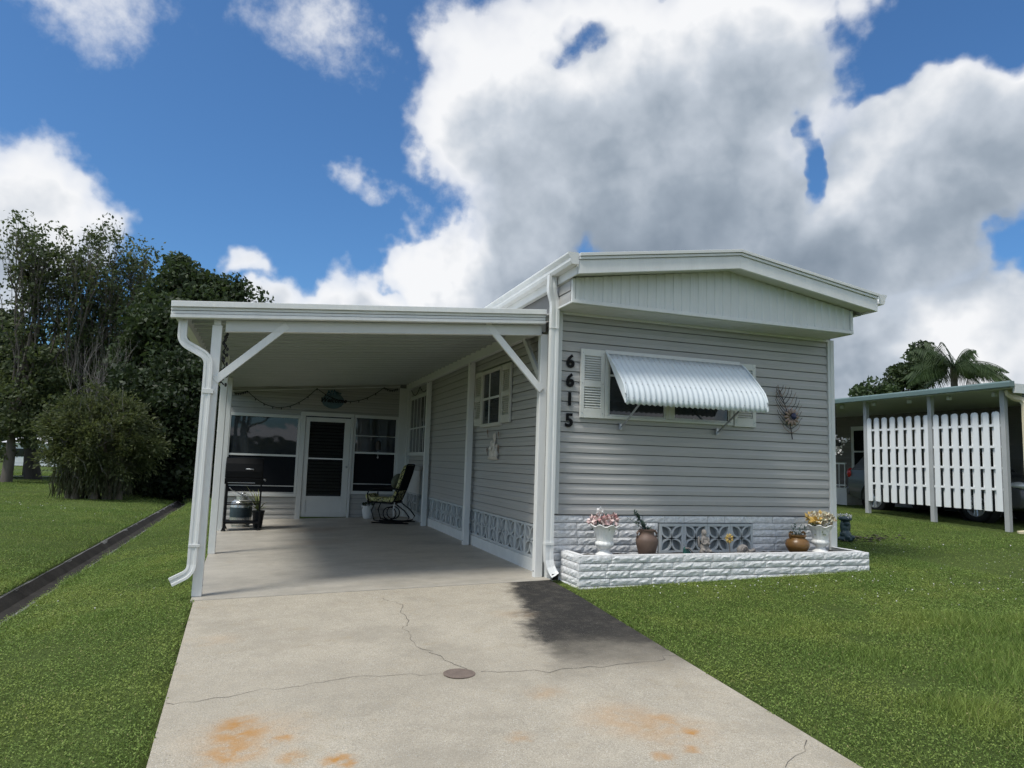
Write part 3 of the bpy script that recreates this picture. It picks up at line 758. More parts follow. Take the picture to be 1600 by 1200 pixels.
    for i in range(41): link('soffit_panel', sp, so, (gx0+.02+i*.1025, 0, 0))
    # roof: two slopes with a thick edge
    RT = lambda x: 4.165-.335*abs(x-2.19)/2.25
    ry0, ry1 = -.77, 13.3; e0, e1 = -.05, 4.43
    rf = pt(home, 'roof', MB().prism([(e0, ry0+.03, RT(e0)-.03), (2.19, ry0+.03, RT(2.19)-.03), (e1, ry0+.03, RT(e1)-.03), (e1, ry0+.03, RT(e1)), (2.19, ry0+.03, RT(2.19)), (e0, ry0+.03, RT(e0))],
                                     [(e0, ry1, RT(e0)-.03), (2.19, ry1, RT(2.19)-.03), (e1, ry1, RT(e1)-.03), (e1, ry1, RT(e1)), (2.19, ry1, RT(2.19)), (e0, ry1, RT(e0))]), M_roof)
    for a, b in ((e0, 2.19), (2.19, e1)):
        def strip(y0, y1, d0, d1, nm, m, bv=.003):
            pt(rf, nm, MB().prism([(a, y0, RT(a)-d1), (b, y0, RT(b)-d1), (b, y0, RT(b)-d0), (a, y0, RT(a)-d0)],
                                  [(a, y1, RT(a)-d1), (b, y1, RT(b)-d1), (b, y1, RT(b)-d0), (a, y1, RT(a)-d0)]), m, bev=bv)
        strip(-.752, -.715, .072, .235, 'rake_board', M_white)
        strip(-.772, -.742, .036, .068, 'drip_edge', M_white)
        strip(-.790, -.735, -.006, .032, 'roof_edge', M_trim)
        strip(-.714, -.49, .200, .212, 'rake_soffit', M_soffit, 0)
    # eave boards and gutters
    for sgn, ex, nm in ((-1, e0, 'l'), (1, e1, 'r')):
        pt(rf, 'eave_board', BX(ex-.012, ex+.012, ry0+.06, ry1, 3.60, 3.80), M_white)
        xi = 0 if sgn < 0 else HW
        pt(rf, 'eave_soffit', BX(min(ex, xi), max(ex, xi), -.46, ry1, 3.592, 3.598), M_soffit)
        g0 = ex+sgn*.014
        pr = [(g0, 3.70), (g0+sgn*.085, 3.70), (g0+sgn*.105, 3.735), (g0+sgn*.105, 3.77), (g0+sgn*.135, 3.815), (g0+sgn*.135, 3.835), (g0+sgn*.122, 3.835), (g0+sgn*.122, 3.82), (g0+sgn*.094, 3.775), (g0+sgn*.094, 3.74), (g0+sgn*.08, 3.712), (g0, 3.712)]
        gt = pt(home, 'gutter', MB().prism([(x, -.76, z) for x, z in pr], [(x, ry1, z) for x, z in pr]), M_white)
        cp = [(g0, 3.70), (g0+sgn*.085, 3.70), (g0+sgn*.105, 3.735), (g0+sgn*.105, 3.77), (g0+sgn*.135, 3.815), (g0+sgn*.135, 3.838), (g0, 3.838)]
        pt(gt, 'end_cap', MB().prism([(x, -.765, z) for x, z in cp], [(x, -.761, z) for x, z in cp]), M_trim)
    # downspout at the front corner: rectangular pipe with an offset below the gutter and a kick at the foot
    rp = lambda a, b: [(-a, -b), (-a*.33, -b), (-a*.28, -b+.006), (a*.28, -b+.006), (a*.33, -b), (a, -b), (a, b), (-a, b)]
    ds = pt(home, 'downspout', MB().sweep(rp(.052, .038), [(-.125, -.11, 3.72), (-.128, -.11, 3.56), (-.122, -.105, 3.50), (-.085, -.095, 3.40), (-.078, -.095, 3.34), (-.080, -.095, 2.2), (-.080, -.095, .34), (-.076, -.10, .24), (-.062, -.125, .15), (-.040, -.17, .085), (-.022, -.205, .055)], up=(0, 1, 0), cap=False), M_white)
    ds.modifiers.new('thickness', 'SOLIDIFY').thickness = .003
    pt(ds, 'strap', BX(-.136, -.024, -.141, -.055, 3.05, 3.052), M_trim)
    pt(ds, 'strap', BX(-.136, -.024, -.141, -.055, .42, .45), M_white)
    pt(ds, 'outlet', MB().add([(-.078, -.222, .095), (.022, -.195, .095), (.022, -.18, .02), (-.078, -.205, .02)], [(0, 1, 2, 3)]), M_black)  # black sheet across the pipe mouth; the shade inside is put in colour
build_home()

def shutter(parent, cx, cz, w, h, axis, m, name='shutter'):
    """louvred shutter: face plate with two louvre panels, screws; axis 'x' faces -y, 'y' faces -x"""
    fr = MB(); b = .052
    hw = w/2
    def bx(u0, u1, d0, d1, z0, z1, mb):
        if axis == 'x': mb.box(cx+u0, cx+u1, -d1, -d0, cz+z0, cz+z1)
        else: mb.box(-d1, -d0, cx+u0, cx+u1, cz+z0, cz+z1)
    bx(-hw, -hw+b, .012, .044, -h/2, h/2, fr); bx(hw-b, hw, .012, .044, -h/2, h/2, fr)
    bx(-hw+b, hw-b, .012, .043, h/2-.085, h/2, fr); bx(-hw+b, hw-b, .012, .043, -h/2, -h/2+.12, fr); bx(-hw+b, hw-b, .012, .043, -.045, .04, fr)
    o = pt(parent, name, fr, m, bev=.003)
    lv = MB()
    for z0, z1 in ((.045, h/2-.09), (-h/2+.125, -.05)):
        n = int((z1-z0)/.030)
        for i in range(n):
            z = z0+(i+.5)*(z1-z0)/n
            A = [(.016, z+.012), (.038, z-.012), (.040, z-.006), (.018, z+.016)]
            if axis == 'x': lv.prism([(cx-hw+b, -d, cz+zz) for d, zz in A], [(cx+hw-b, -d, cz+zz) for d, zz in A])
            else: lv.prism([(-d, cx-hw+b, cz+zz) for d, zz in A], [(-d, cx+hw-b, cz+zz) for d, zz in A])
    bx(-hw+b, hw-b, .010, .015, -h/2+.1, h/2-.08, lv)
    pt(o, 'louvre_slats', lv, m)
    for u in (-hw+.026, hw-.026):
        for zz in (h/2-.05, 0, -h/2+.06):
            sc = MB()
            bx(u-.006, u+.006, .044, .047, zz-.006, zz+.006, sc); pt(o, 'screw', sc, M_steel)
    return o

def build_windows():
    # front window: two panes behind the awning
    x0, x1, z0, z1 = .665, 2.60, 1.975, 2.845
    fr = MB(); fr.box(x0, x1, -.048, .0, z1-.035, z1); fr.box(x0, x1, -.048, .0, z0, z0+.035); fr.box(x0, x0+.05, -.047, .0, z0+.036, z1-.036); fr.box(x1-.05, x1, -.047, .0, z0+.036, z1-.036)
    w = pt(home, 'window', BX(x0+.03, x1-.03, -.001, .005, z0+.03, z1-.03), M_blackplastic)
    pt(w, 'frame', fr, M_shutter, bev=.004)
    pt(w, 'mullion', BX(1.555, 1.67, -.044, .0, z0+.036, z1-.036), M_shutter, bev=.004)
    pt(w, 'mullion_bead', BX(1.603, 1.622, -.054, -.045, z0+.036, z1-.036), M_trim)
    for a, b in ((x0+.052, 1.553), (1.672, x1-.052)):
        p = pt(w, 'pane', BX(a, b, -.020, -.012, z0+.037, z1-.037), M_glass)
        s = MB()
        s.box(a, a+.022, -.032, -.021, z0+.037, z1-.037); s.box(b-.022, b, -.032, -.021, z0+.037, z1-.037); s.box(a+.022, b-.022, -.032, -.021, z0+.037, z0+.058); s.box(a+.022, b-.022, -.031, -.021, 2.52, 2.545)
        pt(p, 'sash', s, M_trim)
    pt(w, 'header_strip', BX(.655, 2.70, -.056, -.0485, 2.80, 2.852), M_trim, bev=.003)
    shutter(home, .492, 2.41, .335, .872, 'x', M_shutter)
    shutter(home, 2.795, 2.40, .350, .868, 'x', M_shutter)
    # side window under the carport roof with two shutters
    y0, y1, z0, z1 = 2.06, 3.05, 1.955, 2.85
    w = pt(home, 'window', BX(-.005, .005, y0+.03, y1-.03, z0+.03, z1-.03), M_blackplastic)
    fr = MB(); fr.box(-.05, 0, y0, y1, z1-.05, z1); fr.box(-.055, 0, y0-.02, y1+.02, z0-.02, z0+.035); fr.box(-.048, 0, y0, y0+.05, z0+.036, z1-.051); fr.box(-.048, 0, y1-.05, y1, z0+.036, z1-.051)
    pt(w, 'frame', fr, M_beigesh, bev=.004)
    pt(w, 'pane', BX(-.020, -.012, y0+.052, y1-.052, z0+.037, z1-.052), M_glass2)
    mu = MB(); mu.box(-.032, -.021, y0+.05, y1-.05, 2.375, 2.41); pt(w, 'rail', mu, M_trim); pt(w, 'muntin', BX(-.031, -.021, 2.66, 2.69, z0+.037, z1-.052), M_trim)
    shutter(home, 3.28, 2.42, .42, .90, 'y', M_beigesh); shutter(home, 1.83, 2.41, .42, .88, 'y', M_beigesh)
    # large rear window with a grid of muntins
    y0, y1, z0, z1 = 7.2, 9.1, 1.53, 2.86
    w = pt(home, 'window', BX(-.012, .012, y0, y1, z0, z1), M_blackplastic)
    fr = MB(); fr.box(-.05, .0, y0-.1, y1+.06, z1-.05, z1+.03); fr.box(-.055, .0, y0-.1, y1+.06, z0-.06, z0+.02); fr.box(-.05, 0, y0-.1, y0+.02, z0+.02, z1-.05); fr.box(-.05, 0, y1-.02, y1+.06, z0+.02, z1-.05)
    pt(w, 'frame', fr, M_trim, bev=.004)
    pt(w, 'pane', BX(-.024, -.016, y0+.02, y1-.02, z0+.02, z1-.05), M_glass2)
    for i in range(1, 5): pt(w, 'muntin', BX(-.034, -.025, y0+i*.38-.012, y0+i*.38+.012, z0+.02, z1-.05), M_trim)
    pt(w, 'rail', BX(-.036, -.025, y0+.02, y1-.02, 2.10, 2.13), M_trim)
    pt(home, 'panel_below_window', BX(-.016, .012, 7.02, 9.24, .60, 1.12), M_trim)
build_windows()

# ------------------------------------------------------------------ awning over the front window
def build_awning():
    aw = thing('window_awning', 'pale corrugated aluminium awning over the front window, propped on two arms', 'awning', (.0, 0, 0))
    x0, x1 = .672, 2.715
    prof = [(-.052, 2.812), (-.18, 2.715), (-.30, 2.605), (-.40, 2.51), (-.48, 2.43), (-.535, 2.365), (-.565, 2.31), (-.585, 2.25), (-.592, 2.19), (-.588, 2.135)]
    nx = 27*8; vs = []; m = len(prof)
    for i in range(nx+1):
        x = x0+(x1-x0)*i/nx; ph = math.sin(2*math.pi*27*i/nx)
        for k, (y, z) in enumerate(prof):
            a = prof[min(k+1, m-1)]; b = prof[max(k-1, 0)]; ty, tz = a[0]-b[0], a[1]-b[1]; l = math.hypot(ty, tz)
            ny, nz = tz/l, -ty/l
            amp = .0085*(.55+.45*min(1, k/4)); zz = z-(.015*(ph*.5+.5) if k == m-1 else 0)
            vs.append((x, y+ny*amp*ph, zz+nz*amp*ph))
    fs = [(i*m+k, (i+1)*m+k, (i+1)*m+k+1, i*m+k+1) for i in range(nx) for k in range(m-1)]
    c = pt(aw, 'canopy', MB().add(vs, fs), M_awning, smooth=True)
    c.modifiers.new('thickness', 'SOLIDIFY').thickness = .003
    for x in (x0-.006, x1+.006):     # end wings between the curve and its chord
        ch = [(y, z) for y, z in prof]; st = prof[0]; en = prof[-1]
        poly = ch
        mid = [(st[0]+(en[0]-st[0])*t-.02*math.sin(math.pi*t), st[1]+(en[1]-st[1])*t-.03*math.sin(math.pi*t)) for t in (.8, .6, .4, .2)]
        pts = ch+mid
        s = -1 if x < 1 else 1
        pt(c, 'end_wing', MB().prism([(x-.002, y, z) for y, z in pts], [(x+.002, y, z) for y, z in pts]), M_awning)
        pt(c, 'edge_bead', MB().tube([(x, y-.006, z+.006) for y, z in prof], .011, 8), M_awning, True)
    rv = BX(-.006, .006, -.004, .004, -.004, .004).mesh('rivet', M_steel)
    for k, (y, z) in ((1, (-.178, 2.735)), (5, (-.540, 2.385)), (8, (-.608, 2.20))):
        for i in range(27): link('rivet', rv, c, (x0+(i+.25)*(x1-x0)/27, y, z))
    pt(aw, 'wall_rail', BX(.66, 2.72, -.066, -.0565, 2.805, 2.83), M_trim)
    for wx, tx in ((.895, .905), (2.345, 2.36)):
        pt(aw, 'bracket', BX(wx-.018, wx+.018, -.05, -.012, 1.84, 1.925), M_steel, bev=.006)
        a = pt(aw, 'support_arm', MB().sweep([(-.011, -.006), (.011, -.006), (.011, .006), (-.011, .006)], [(wx, -.045, 1.865), (tx, -.56, 2.175)], up=(1, 0, 0)), M_steel)
        pt(a, 'bolt', MB().lathe([(.014, 0), (.014, .01), (0, .01)], (wx, -.06, 1.862), 10, cap=False), M_steel)
build_awning()

# ------------------------------------------------------------------ house number
def text_mesh(txt, size, ext, off=0.0, shear=0.0, m=None):
    cu = bpy.data.curves.new('lettering', 'FONT'); cu.body = txt; cu.size = size; cu.extrude = ext; cu.offset = off; cu.shear = shear
    cu.align_x = 'CENTER'; cu.align_y = 'CENTER'; cu.resolution_u = 3
    o = bpy.data.objects.new('lettering', cu); COL.objects.link(o)
    dg = bpy.context.evaluated_depsgraph_get(); me = bpy.data.meshes.new_from_object(o.evaluated_get(dg))
    bpy.data.objects.remove(o); me.materials.clear(); me.materials.append(m); return me
for ch, z, word in (('6', 2.665, 'topmost'), ('6', 2.425, 'second'), ('1', 2.19, 'third'), ('5', 1.925, 'lowest')):
    me = text_mesh(ch, .228, .008, .0065, 0, M_black)
    o = bpy.data.objects.new('house_number_digit', me); COL.objects.link(o); o.location = (.188, -.020, z); o.rotation_euler = (math.pi/2, 0, 0)
    tag(o, {'topmost': 'black digit 6 topmost in the house number beside the shutter', 'second': 'black digit 6 second from the top, above the digit 1', 'third': 'black digit 1 in the house number on gray siding', 'lowest': 'black digit 5 lowest in the house number on gray siding'}[word], 'number', 'black house number digits')

# ------------------------------------------------------------------ feather wall ornament
def build_feather():
    t = thing('wall_ornament', 'dark metal feather ornament with a daisy eye on gray front siding', 'ornament', (3.58, -.03, 1.83))
    C = [(0, 0), (-.02, .12), (-.05, .26), (-.10, .42), (-.155, .56), (-.21, .68)]
    at = lambda u: (np.interp(u, [0, .18, .38, .62, .82, 1], [c[0] for c in C]), np.interp(u, [0, .18, .38, .62, .82, 1], [c[1] for c in C]))
    pt(t, 'stem', MB().tube([(x, -.012, z) for x, z in C], .008, 6, .004), M_feather)
    for i in range(11):
        u = .13+.83*i/10; x, z = at(u)
        for s in (-1, 1):
            L = .30*math.sin(math.pi*min(1, u*.82+.13))+.03; a0 = math.radians(14+34*u) 
            P = []
            for k in range(6):
                q = k/5; ang = a0+.28*q
                P.append((x+s*L*q*math.cos(ang)*(1-.10*q)-.06*q*L, -.012-.03*q*random.random(), z+L*q*math.sin(ang)))
            pt(t, 'barb', MB().tube(P, .0058, 5, .003), M_feather if i % 3 else M_feather2)
    fx, fz = -.02, .31
    for i in range(12):
        a = 2*math.pi*i/12; rot = Matrix.Rotation(-a, 3, 'Y')
        pt(t, 'petal', MB().ell((fx+.085*math.cos(a), -.03, fz+.085*math.sin(a)), (.048, .008, .020), 8, 6, rot), M_feather2, True)
    pt(t, 'eye', MB().ell((fx+.02, -.045, fz+.01), (.046, .02, .05), 12, 8), M_bluegem, True)
build_feather()

# ------------------------------------------------------------------ rabbit plaque on the side wall
def blob(parent, name, ells, m, vox=.008, loc=(0, 0, 0)):
    mb = MB()
    for e in ells: mb.ell(*e) if len(e) > 2 else mb.ell(e[0], e[1], 12, 8)
    o = pt(parent, name, mb, m, True, loc=loc)
    r = o.modifiers.new('join', 'REMESH'); r.mode = 'VOXEL'; r.voxel_size = vox; r.use_smooth_shade = True
    return o
def build_rabbits():
    t = thing('rabbit_plaque', 'cream and brown rabbit family plaque hung below the shuttered side window', 'plaque', (-.03, 2.36, 1.42))
    E = []
    for (y, z, s) in ((-.04, .0, 1.0), (.10, .0, .72), (-.15, .02, .55)):
        E += [((0, y, z+.10*s), (.035, .085*s, .11*s)), ((-.01, y+.005, z+.235*s), (.035, .052*s, .058*s)), ((0, y-.03*s, z+.34*s), (.015, .018*s, .085*s)), ((0, y+.035*s, z+.33*s), (.015, .018*s, .085*s)), ((-.015, y-.04*s, z+.03*s), (.035, .05*s, .032*s)), ((-.015, y+.05*s, z+.03*s), (.035, .05*s, .032*s))]
    E.append(((0, -.02, .012), (.025, .24, .02)))
    blob(t, 'rabbits', E, M_plaque, .009)
    for (y, z) in ((.30, .35), (.30, .06), (-.26, .30), (-.27, .10)):
        f = MB().tube([(0, y, z), (-.008, y+.005, z+.09)], .005, 5)
        for k in range(5):
            a = k*1.257; f.ell((-.01, y+.022*math.cos(a), z+.09+.022*math.sin(a)), (.006, .016, .016), 6, 4)
        pt(t, 'metal_flower', f, M_feather2)
build_rabbits()

# ------------------------------------------------------------------ planter
PZ = .349
def build_planter():
    p = thing('brick_planter', 'low white split stone planter box along the front of the house', 'planter', (2.2, -.3, 0), world=True)
    x0, x1, y0 = .10, 4.345, -.60; rr = random.Random(11); h = .0845
    c = MB(); c.box(x0+.045, x1-.045, y0+.045, y0+.10, -.12, PZ-.006); c.box(x0+.045, x0+.10, y0+.10, .0, -.12, PZ-.006); c.box(x1-.10, x1-.045, y0+.10, .0, -.12, PZ-.006)
    core = pt(p, 'core', c, M_stonejoint)
    for k in range(5):
        z = PZ-h*(k+1); o = (k % 2)*.012
        stone_course(p, (x0, y0+.012), 'x', x1-x0, z, h, rr, .30, .56)
        stone_course(p, (x0+.012, y0+.055), 'y-', -.03-y0-.055, z, h, rr, .22, .5)
        stone_course(p, (x1-.012, y0+.055), 'y+', -.03-y0-.055, z, h, rr, .22, .5)
    cap = MB(); cap.box(x0+.05, x1-.05, y0+.035, y0+.105, PZ-.005, PZ-.001); cap.box(x0+.03, x0+.105, y0+.105, 0, PZ-.005, PZ-.0015); cap.box(x1-.105, x1-.03, y0+.105, 0, PZ-.005, PZ-.0015)
    pt(p, 'top_course', cap, M_stone)
    g = []; n = 60
    vs = []
    for i in range(n+1):
        for j in range(7):
            vs.append((x0+.1+(x1-x0-.2)*i/n, y0+.1+(-.02-y0-.1)*j/6, PZ-.055+random.uniform(-.012, .012)))
    pt(p, 'soil', MB().add(vs, [(i*7+j, (i+1)*7+j, (i+1)*7+j+1, i*7+j+1) for i in range(n) for j in range(6)]), M_soil)
build_planter()

# ------------------------------------------------------------------ ornaments in the planter
def urn_profile(): return [(.0, 0), (.105, 0), (.108, .022), (.082, .04), (.058, .062), (.052, .078), (.062, .088), (.094, .112), (.110, .135), (.112, .156), (.100, .172), (.092, .180), (.098, .20), (.106, .25), (.122, .30), (.150, .342), (.178, .358), (.186, .364), (.182, .372), (.160, .362), (.120, .33), (.08, .30), (0, .30)]
def make_urn(loc, label):
    t = thing('flower_urn', label, 'urn', loc, 'white fluted urns in the planter')
    rm = lambda i, a: 1+(.035*math.cos(14*a) if 8 <= i <= 15 else 0)+(.05*math.cos(8*a) if i in (16, 17, 18) else 0)
    zm = lambda i, a: (.014*math.cos(8*a) if 16 <= i <= 18 else 0)
    pt(t, 'urn_body', MB().lathe(urn_profile(), (0, 0, 0), 84, rm, zm, cap=False), M_ceramic, True)
    return t
make_urn((.565, -.30, PZ-.045), 'white fluted urn holding pink silk flowers at the downspout end')
make_urn((3.80, -.30, PZ-.045), 'white fluted urn holding cream and orange flowers at the far end')
def petals(mb, c, r, n, s, rr, up=.3):
    for _ in range(n):
        d = Vector((rr.gauss(0, 1), rr.gauss(0, 1), rr.gauss(up, .8))).normalized(); p = Vector(c)+d*r*rr.uniform(.4, 1)
        a = d.cross(Vector((rr.gauss(0, 1), rr.gauss(0, 1), rr.gauss(0, 1)))).normalized(); b = d.cross(a)*.3+d*.8
        b.normalize(); l = s*rr.uniform(.7, 1.3)
        mb.add([p, p+a*l*.4+b*l*.5, p+b*l, p-a*l*.4+b*l*.5], [(0, 1, 2, 3)])
def bouquet(loc, label, kind):
    rr = random.Random(21 if kind == 'pink' else 33); t = thing('silk_bouquet', label, 'flowers', loc)
    st = MB()
    heads = []
    for i in range(10 if kind == 'pink' else 13):
        a = i*2.4; q = .03+.115*math.sqrt(i/10); h = .075+.05*rr.random()+(.06 if kind != 'pink' else 0)*(1-q*5)
        heads.append((q*math.cos(a), q*math.sin(a)*.9, h))
        st.tube([(0, 0, -.06), (q*.6*math.cos(a), q*.6*math.sin(a), h*.4), heads[-1]], .003, 5)
    pt(t, 'stems', st, L_sage)
    for i, c in enumerate(heads):
        f = MB(); petals(f, c, .035, 34, .05 if kind == 'pink' else .06, rr)
        pt(t, 'flower_head', f, M_pinkfl if kind == 'pink' else (M_creamfl if i % 3 else M_gold))
    lf = MB(); petals(lf, (0, 0, .02), .12, 60, .06, rr, .6); pt(t, 'leaves', lf, L_plant if kind != 'pink' else L_sage)
    if kind == 'pink':
        f = MB(); petals(f, (-.075, -.02, .195), .025, 26, .045, rr); pt(t, 'flower_head', f, M_whitefl)
        pt(t, 'stems', MB().tube([(-.02, 0, 0), (-.06, -.01, .1), (-.075, -.02, .19)], .003, 5), M_darkb)
        tw = MB()
        for s in ((.06, .15), (.085, .17), (-.04, .14)): tw.tube([(s[0]*.5, 0, 0), (s[0], -.02, s[1])], .003, 5); petals(tw, (s[0], -.02, s[1]-.02), .02, 12, .03, rr)
        pt(t, 'twig', tw, M_darkb)
bouquet((.565, -.30, PZ+.285), 'pink and white silk flowers filling the urn by the downspout', 'pink')
bouquet((3.80, -.30, PZ+.285), 'cream and orange silk flowers filling the urn at the far end', 'cream')

def jar(loc, label, m, s, prof):
    t = thing('clay_jar', label, 'jar', loc)
    pt(t, 'jar_body', MB().lathe([(r*s, z*s) for r, z in prof], (0, 0, 0), 32, cap=False), m, True)
    rm = [i for i, (r, z) in enumerate(prof)]
    for sg in (-1, 1):
        pt(t, 'handle', MB().tube([(sg*.075*s, 0, .275*s), (sg*.108*s, 0, .285*s), (sg*.128*s, 0, .26*s), (sg*.125*s, 0, .225*s), (sg*.105*s, 0, .205*s)], .014*s, 8), m, True)
    return t
PJ1 = [(0, 0), (.085, 0), (.095, .02), (.108, .07), (.122, .13), (.128, .175), (.122, .205), (.100, .228), (.083, .25), (.080, .275), (.090, .292), (.094, .302), (.088, .306), (.074, .29), (.07, .25), (0, .25)]
jar((1.13, -.32, PZ-.05), 'brown terracotta jar with two handles and a gray green sprig', M_terra, 1.06, PJ1)
PJ2 = [(0, 0), (.085, 0), (.11, .03), (.148, .09), (.155, .13), (.138, .175), (.105, .20), (.095, .215), (.112, .232), (.118, .242), (.108, .246), (.09, .23), (0, .22)]
jar((3.42, -.30, PZ-.05), 'squat amber glazed clay jar beside the far white urn', M_amber, 1.0, PJ2)
def sprig(loc, label, spec, m, name='potted_sprig', cat='plant'):
    t = thing(name, label, cat, loc); rr = random.Random(int(loc[0]*100))
    for (dx, dy, dz, n) in spec:
        P = [(dx*u, dy*u, dz*(u**.85)) for u in (0, .35, .7, 1)]
        pt(t, 'stem', MB().tube(P, .003, 5, .0015), m)
        lf = MB()
        for _ in range(n*2):
            u = rr.uniform(.2, 1); c = Vector((dx*u, dy*u, dz*u**.85)); d = Vector((rr.gauss(0, 1), rr.gauss(0, 1), rr.gauss(.3, .6))).normalized()*rr.uniform(.030, .060)
            s = d.cross(Vector((0, 0, 1))).normalized()*.010
            lf.add([c, c+d*.5+s, c+d, c+d*.5-s], [(0, 1, 2, 3)])
        pt(t, 'leaves', lf, m)
sprig((1.13, -.32, PZ+.24), 'gray green sprig leaning out of the brown terracotta jar', [(-.20, -.02, .26, 40), (-.14, .02, .2, 36), (-.10, -.04, .12, 40), (-.05, .03, .12, 30), (.05, 0, .06, 16), (-.25, .02, .16, 16)], L_sage)
sprig((3.42, -.30, PZ+.16), 'thin gray twigs rising from the squat amber jar', [(-.10, 0, .15, 8), (-.03, .02, .19, 6), (.06, 0, .17, 8), (.12, -.02, .13, 8), (-.15, 0, .08, 8)], L_sage)

st = thing('garden_statue', 'small weathered statue of a seated robed figure in the planter', 'statue', (1.955, -.33, PZ-.055))
blob(st, 'figure', [((0, 0, .022), (.085, .07, .028)), ((-.035, -.02, .05), (.05, .05, .045)), ((.03, -.01, .06), (.05, .045, .055)), ((0, .005, .10), (.058, .048, .07)), ((.002, .008, .165), (.042, .036, .06)), ((0, .008, .215), (.05, .032, .035)), ((0, 0, .25), (.016, .016, .03)), ((-.004, -.004, .287), (.026, .028, .034)), ((-.004, .012, .292), (.034, .03, .038)), ((-.006, .018, .262), (.036, .02, .03)),
                    ((-.046, -.012, .185), (.016, .018, .045)), ((.046, -.012, .185), (.016, .018, .045)), ((-.03, -.042, .15), (.028, .016, .016)), ((.028, -.042, .152), (.028, .016, .016)), ((0, -.05, .165), (.018, .014, .022)), ((-.065, .03, .17), (.018, .012, .075)), ((.068, .03, .165), (.018, .012, .075)), ((-.05, -.045, .075), (.02, .035, .018)), ((.05, -.045, .06), (.02, .035, .018)), ((-.004, -.033, .284), (.006, .007, .008))], M_grayclay, .005)
sn = thing('snail_ornament', 'gray stone snail ornament low in the planter soil', 'ornament', (2.55, -.30, PZ-.055))
sp = [(0.012*k/40*6*math.cos(k*.32)*1.0, -.03-.0004*k, .062+.012*k/40*6*math.sin(k*.32)) for k in range(40)]
pt(sn, 'shell', MB().ell((0, 0, .06), (.085, .05, .075), 20, 12), M_grayclay, True); pt(sn, 'spiral', MB().tube([(x, y-.022, z) for x, y, z in sp], .009, 7), M_grayclay, True)
blob(sn, 'body', [((.10, 0, .045), (.07, .03, .022)), ((.165, 0, .055), (.03, .025, .026)), ((-.09, 0, .02), (.09, .035, .022)), ((0, 0, .018), (.13, .04, .02))], M_grayclay, .006)
gr = thing('green_ornament', 'dark green glazed leaf shaped ornament leaning in the planter', 'ornament', (1.70, -.33, PZ-.055))
pt(gr, 'leaf_body', MB().prism([(-.05, -.03, 0), (.06, -.03, 0), (.02, -.025, .07), (-.035, -.02, .115), (-.052, -.02, .09)], [(-.05, .03, 0), (.06, .03, 0), (.02, .025, .07), (-.035, .02, .115), (-.052, .02, .09)]), M_green, bev=.008)
pt(gr, 'rim', MB().tube([(-.05, -.03, .10), (0, -.035, .10), (.05, -.035, .055), (.105, -.035, .01)], .010, 7), M_grayclay, True)
yf = thing('flower_pick', 'yellow metal flower pick between the statue and the snail', 'ornament', (2.31, -.33, PZ-.055))
pt(yf, 'stem', MB().tube([(.02, 0, 0), (.015, 0, .10), (0, 0, .19)], .009, 6), M_grayclay)
for i in range(12):
    a = 2*math.pi*i/12; pt(yf, 'petal', MB().ell((.040*math.cos(a), -.012-.01*(i % 2), .215+.040*math.sin(a)), (.026, .006, .012), 7, 5, Matrix.Rotation(-a, 3, 'Y')), M_gold, True)
pt(yf, 'center', MB().ell((0, -.025, .215), (.018, .012, .018), 10, 6), M_terra, True)
# dark figure with a bowl on the grass beyond the corner
bb = thing('garden_figurine', 'dark teal garden figurine holding a bowl of white flowers on the grass', 'ornament', (6.1, 1.62, HT(6.1, 1.62)-.01))
blob(bb, 'figure', [((0, 0, .05), (.13, .13, .05)), ((0, 0, .13), (.10, .09, .07)), ((0, 0, .23), (.065, .06, .09)), ((0, -.02, .31), (.06, .06, .05)), ((-.08, 0, .26), (.025, .03, .10)), ((.08, 0, .26), (.025, .03, .10)), ((0, 0, .39), (.115, .115, .045)), ((-.05, -.10, .09), (.04, .05, .035)), ((.05, -.10, .09), (.04, .05, .035))], M_teal, .011)
f = MB(); rr = random.Random(4)
for k in range(11): petals(f, (.10*math.cos(k*.57), .09*math.sin(k*.57), .44), .015, 7, .028, rr)
pt(bb, 'flowers', f, M_whitefl)
dm = MB(); rr = random.Random(8)
for k in range(90):
    x, y = 6.35+rr.gauss(.1, .30), 1.6+rr.gauss(0, .15); zz = HT(x, y)+rr.uniform(.015, .035); a = rr.uniform(0, 6.28); s = rr.uniform(.03, .07)
    dm.add([(x-s*math.cos(a), y-s*math.sin(a), zz), (x+s*.4*math.sin(a), y-s*.4*math.cos(a), zz+rr.uniform(.0, .03)), (x+s*math.cos(a), y+s*math.sin(a), zz), (x-s*.4*math.sin(a), y+s*.4*math.cos(a), zz+.01)], [(0, 1, 2, 3)])
o = link('leaf_litter', dm.mesh('leaf_litter', mat('dry_litter', (.10, .085, .07), .95, .5, 20, island=.6))); tag(o, 'gray brown leaf litter on the grass beside the garden figurine', 'litter', kind='stuff')

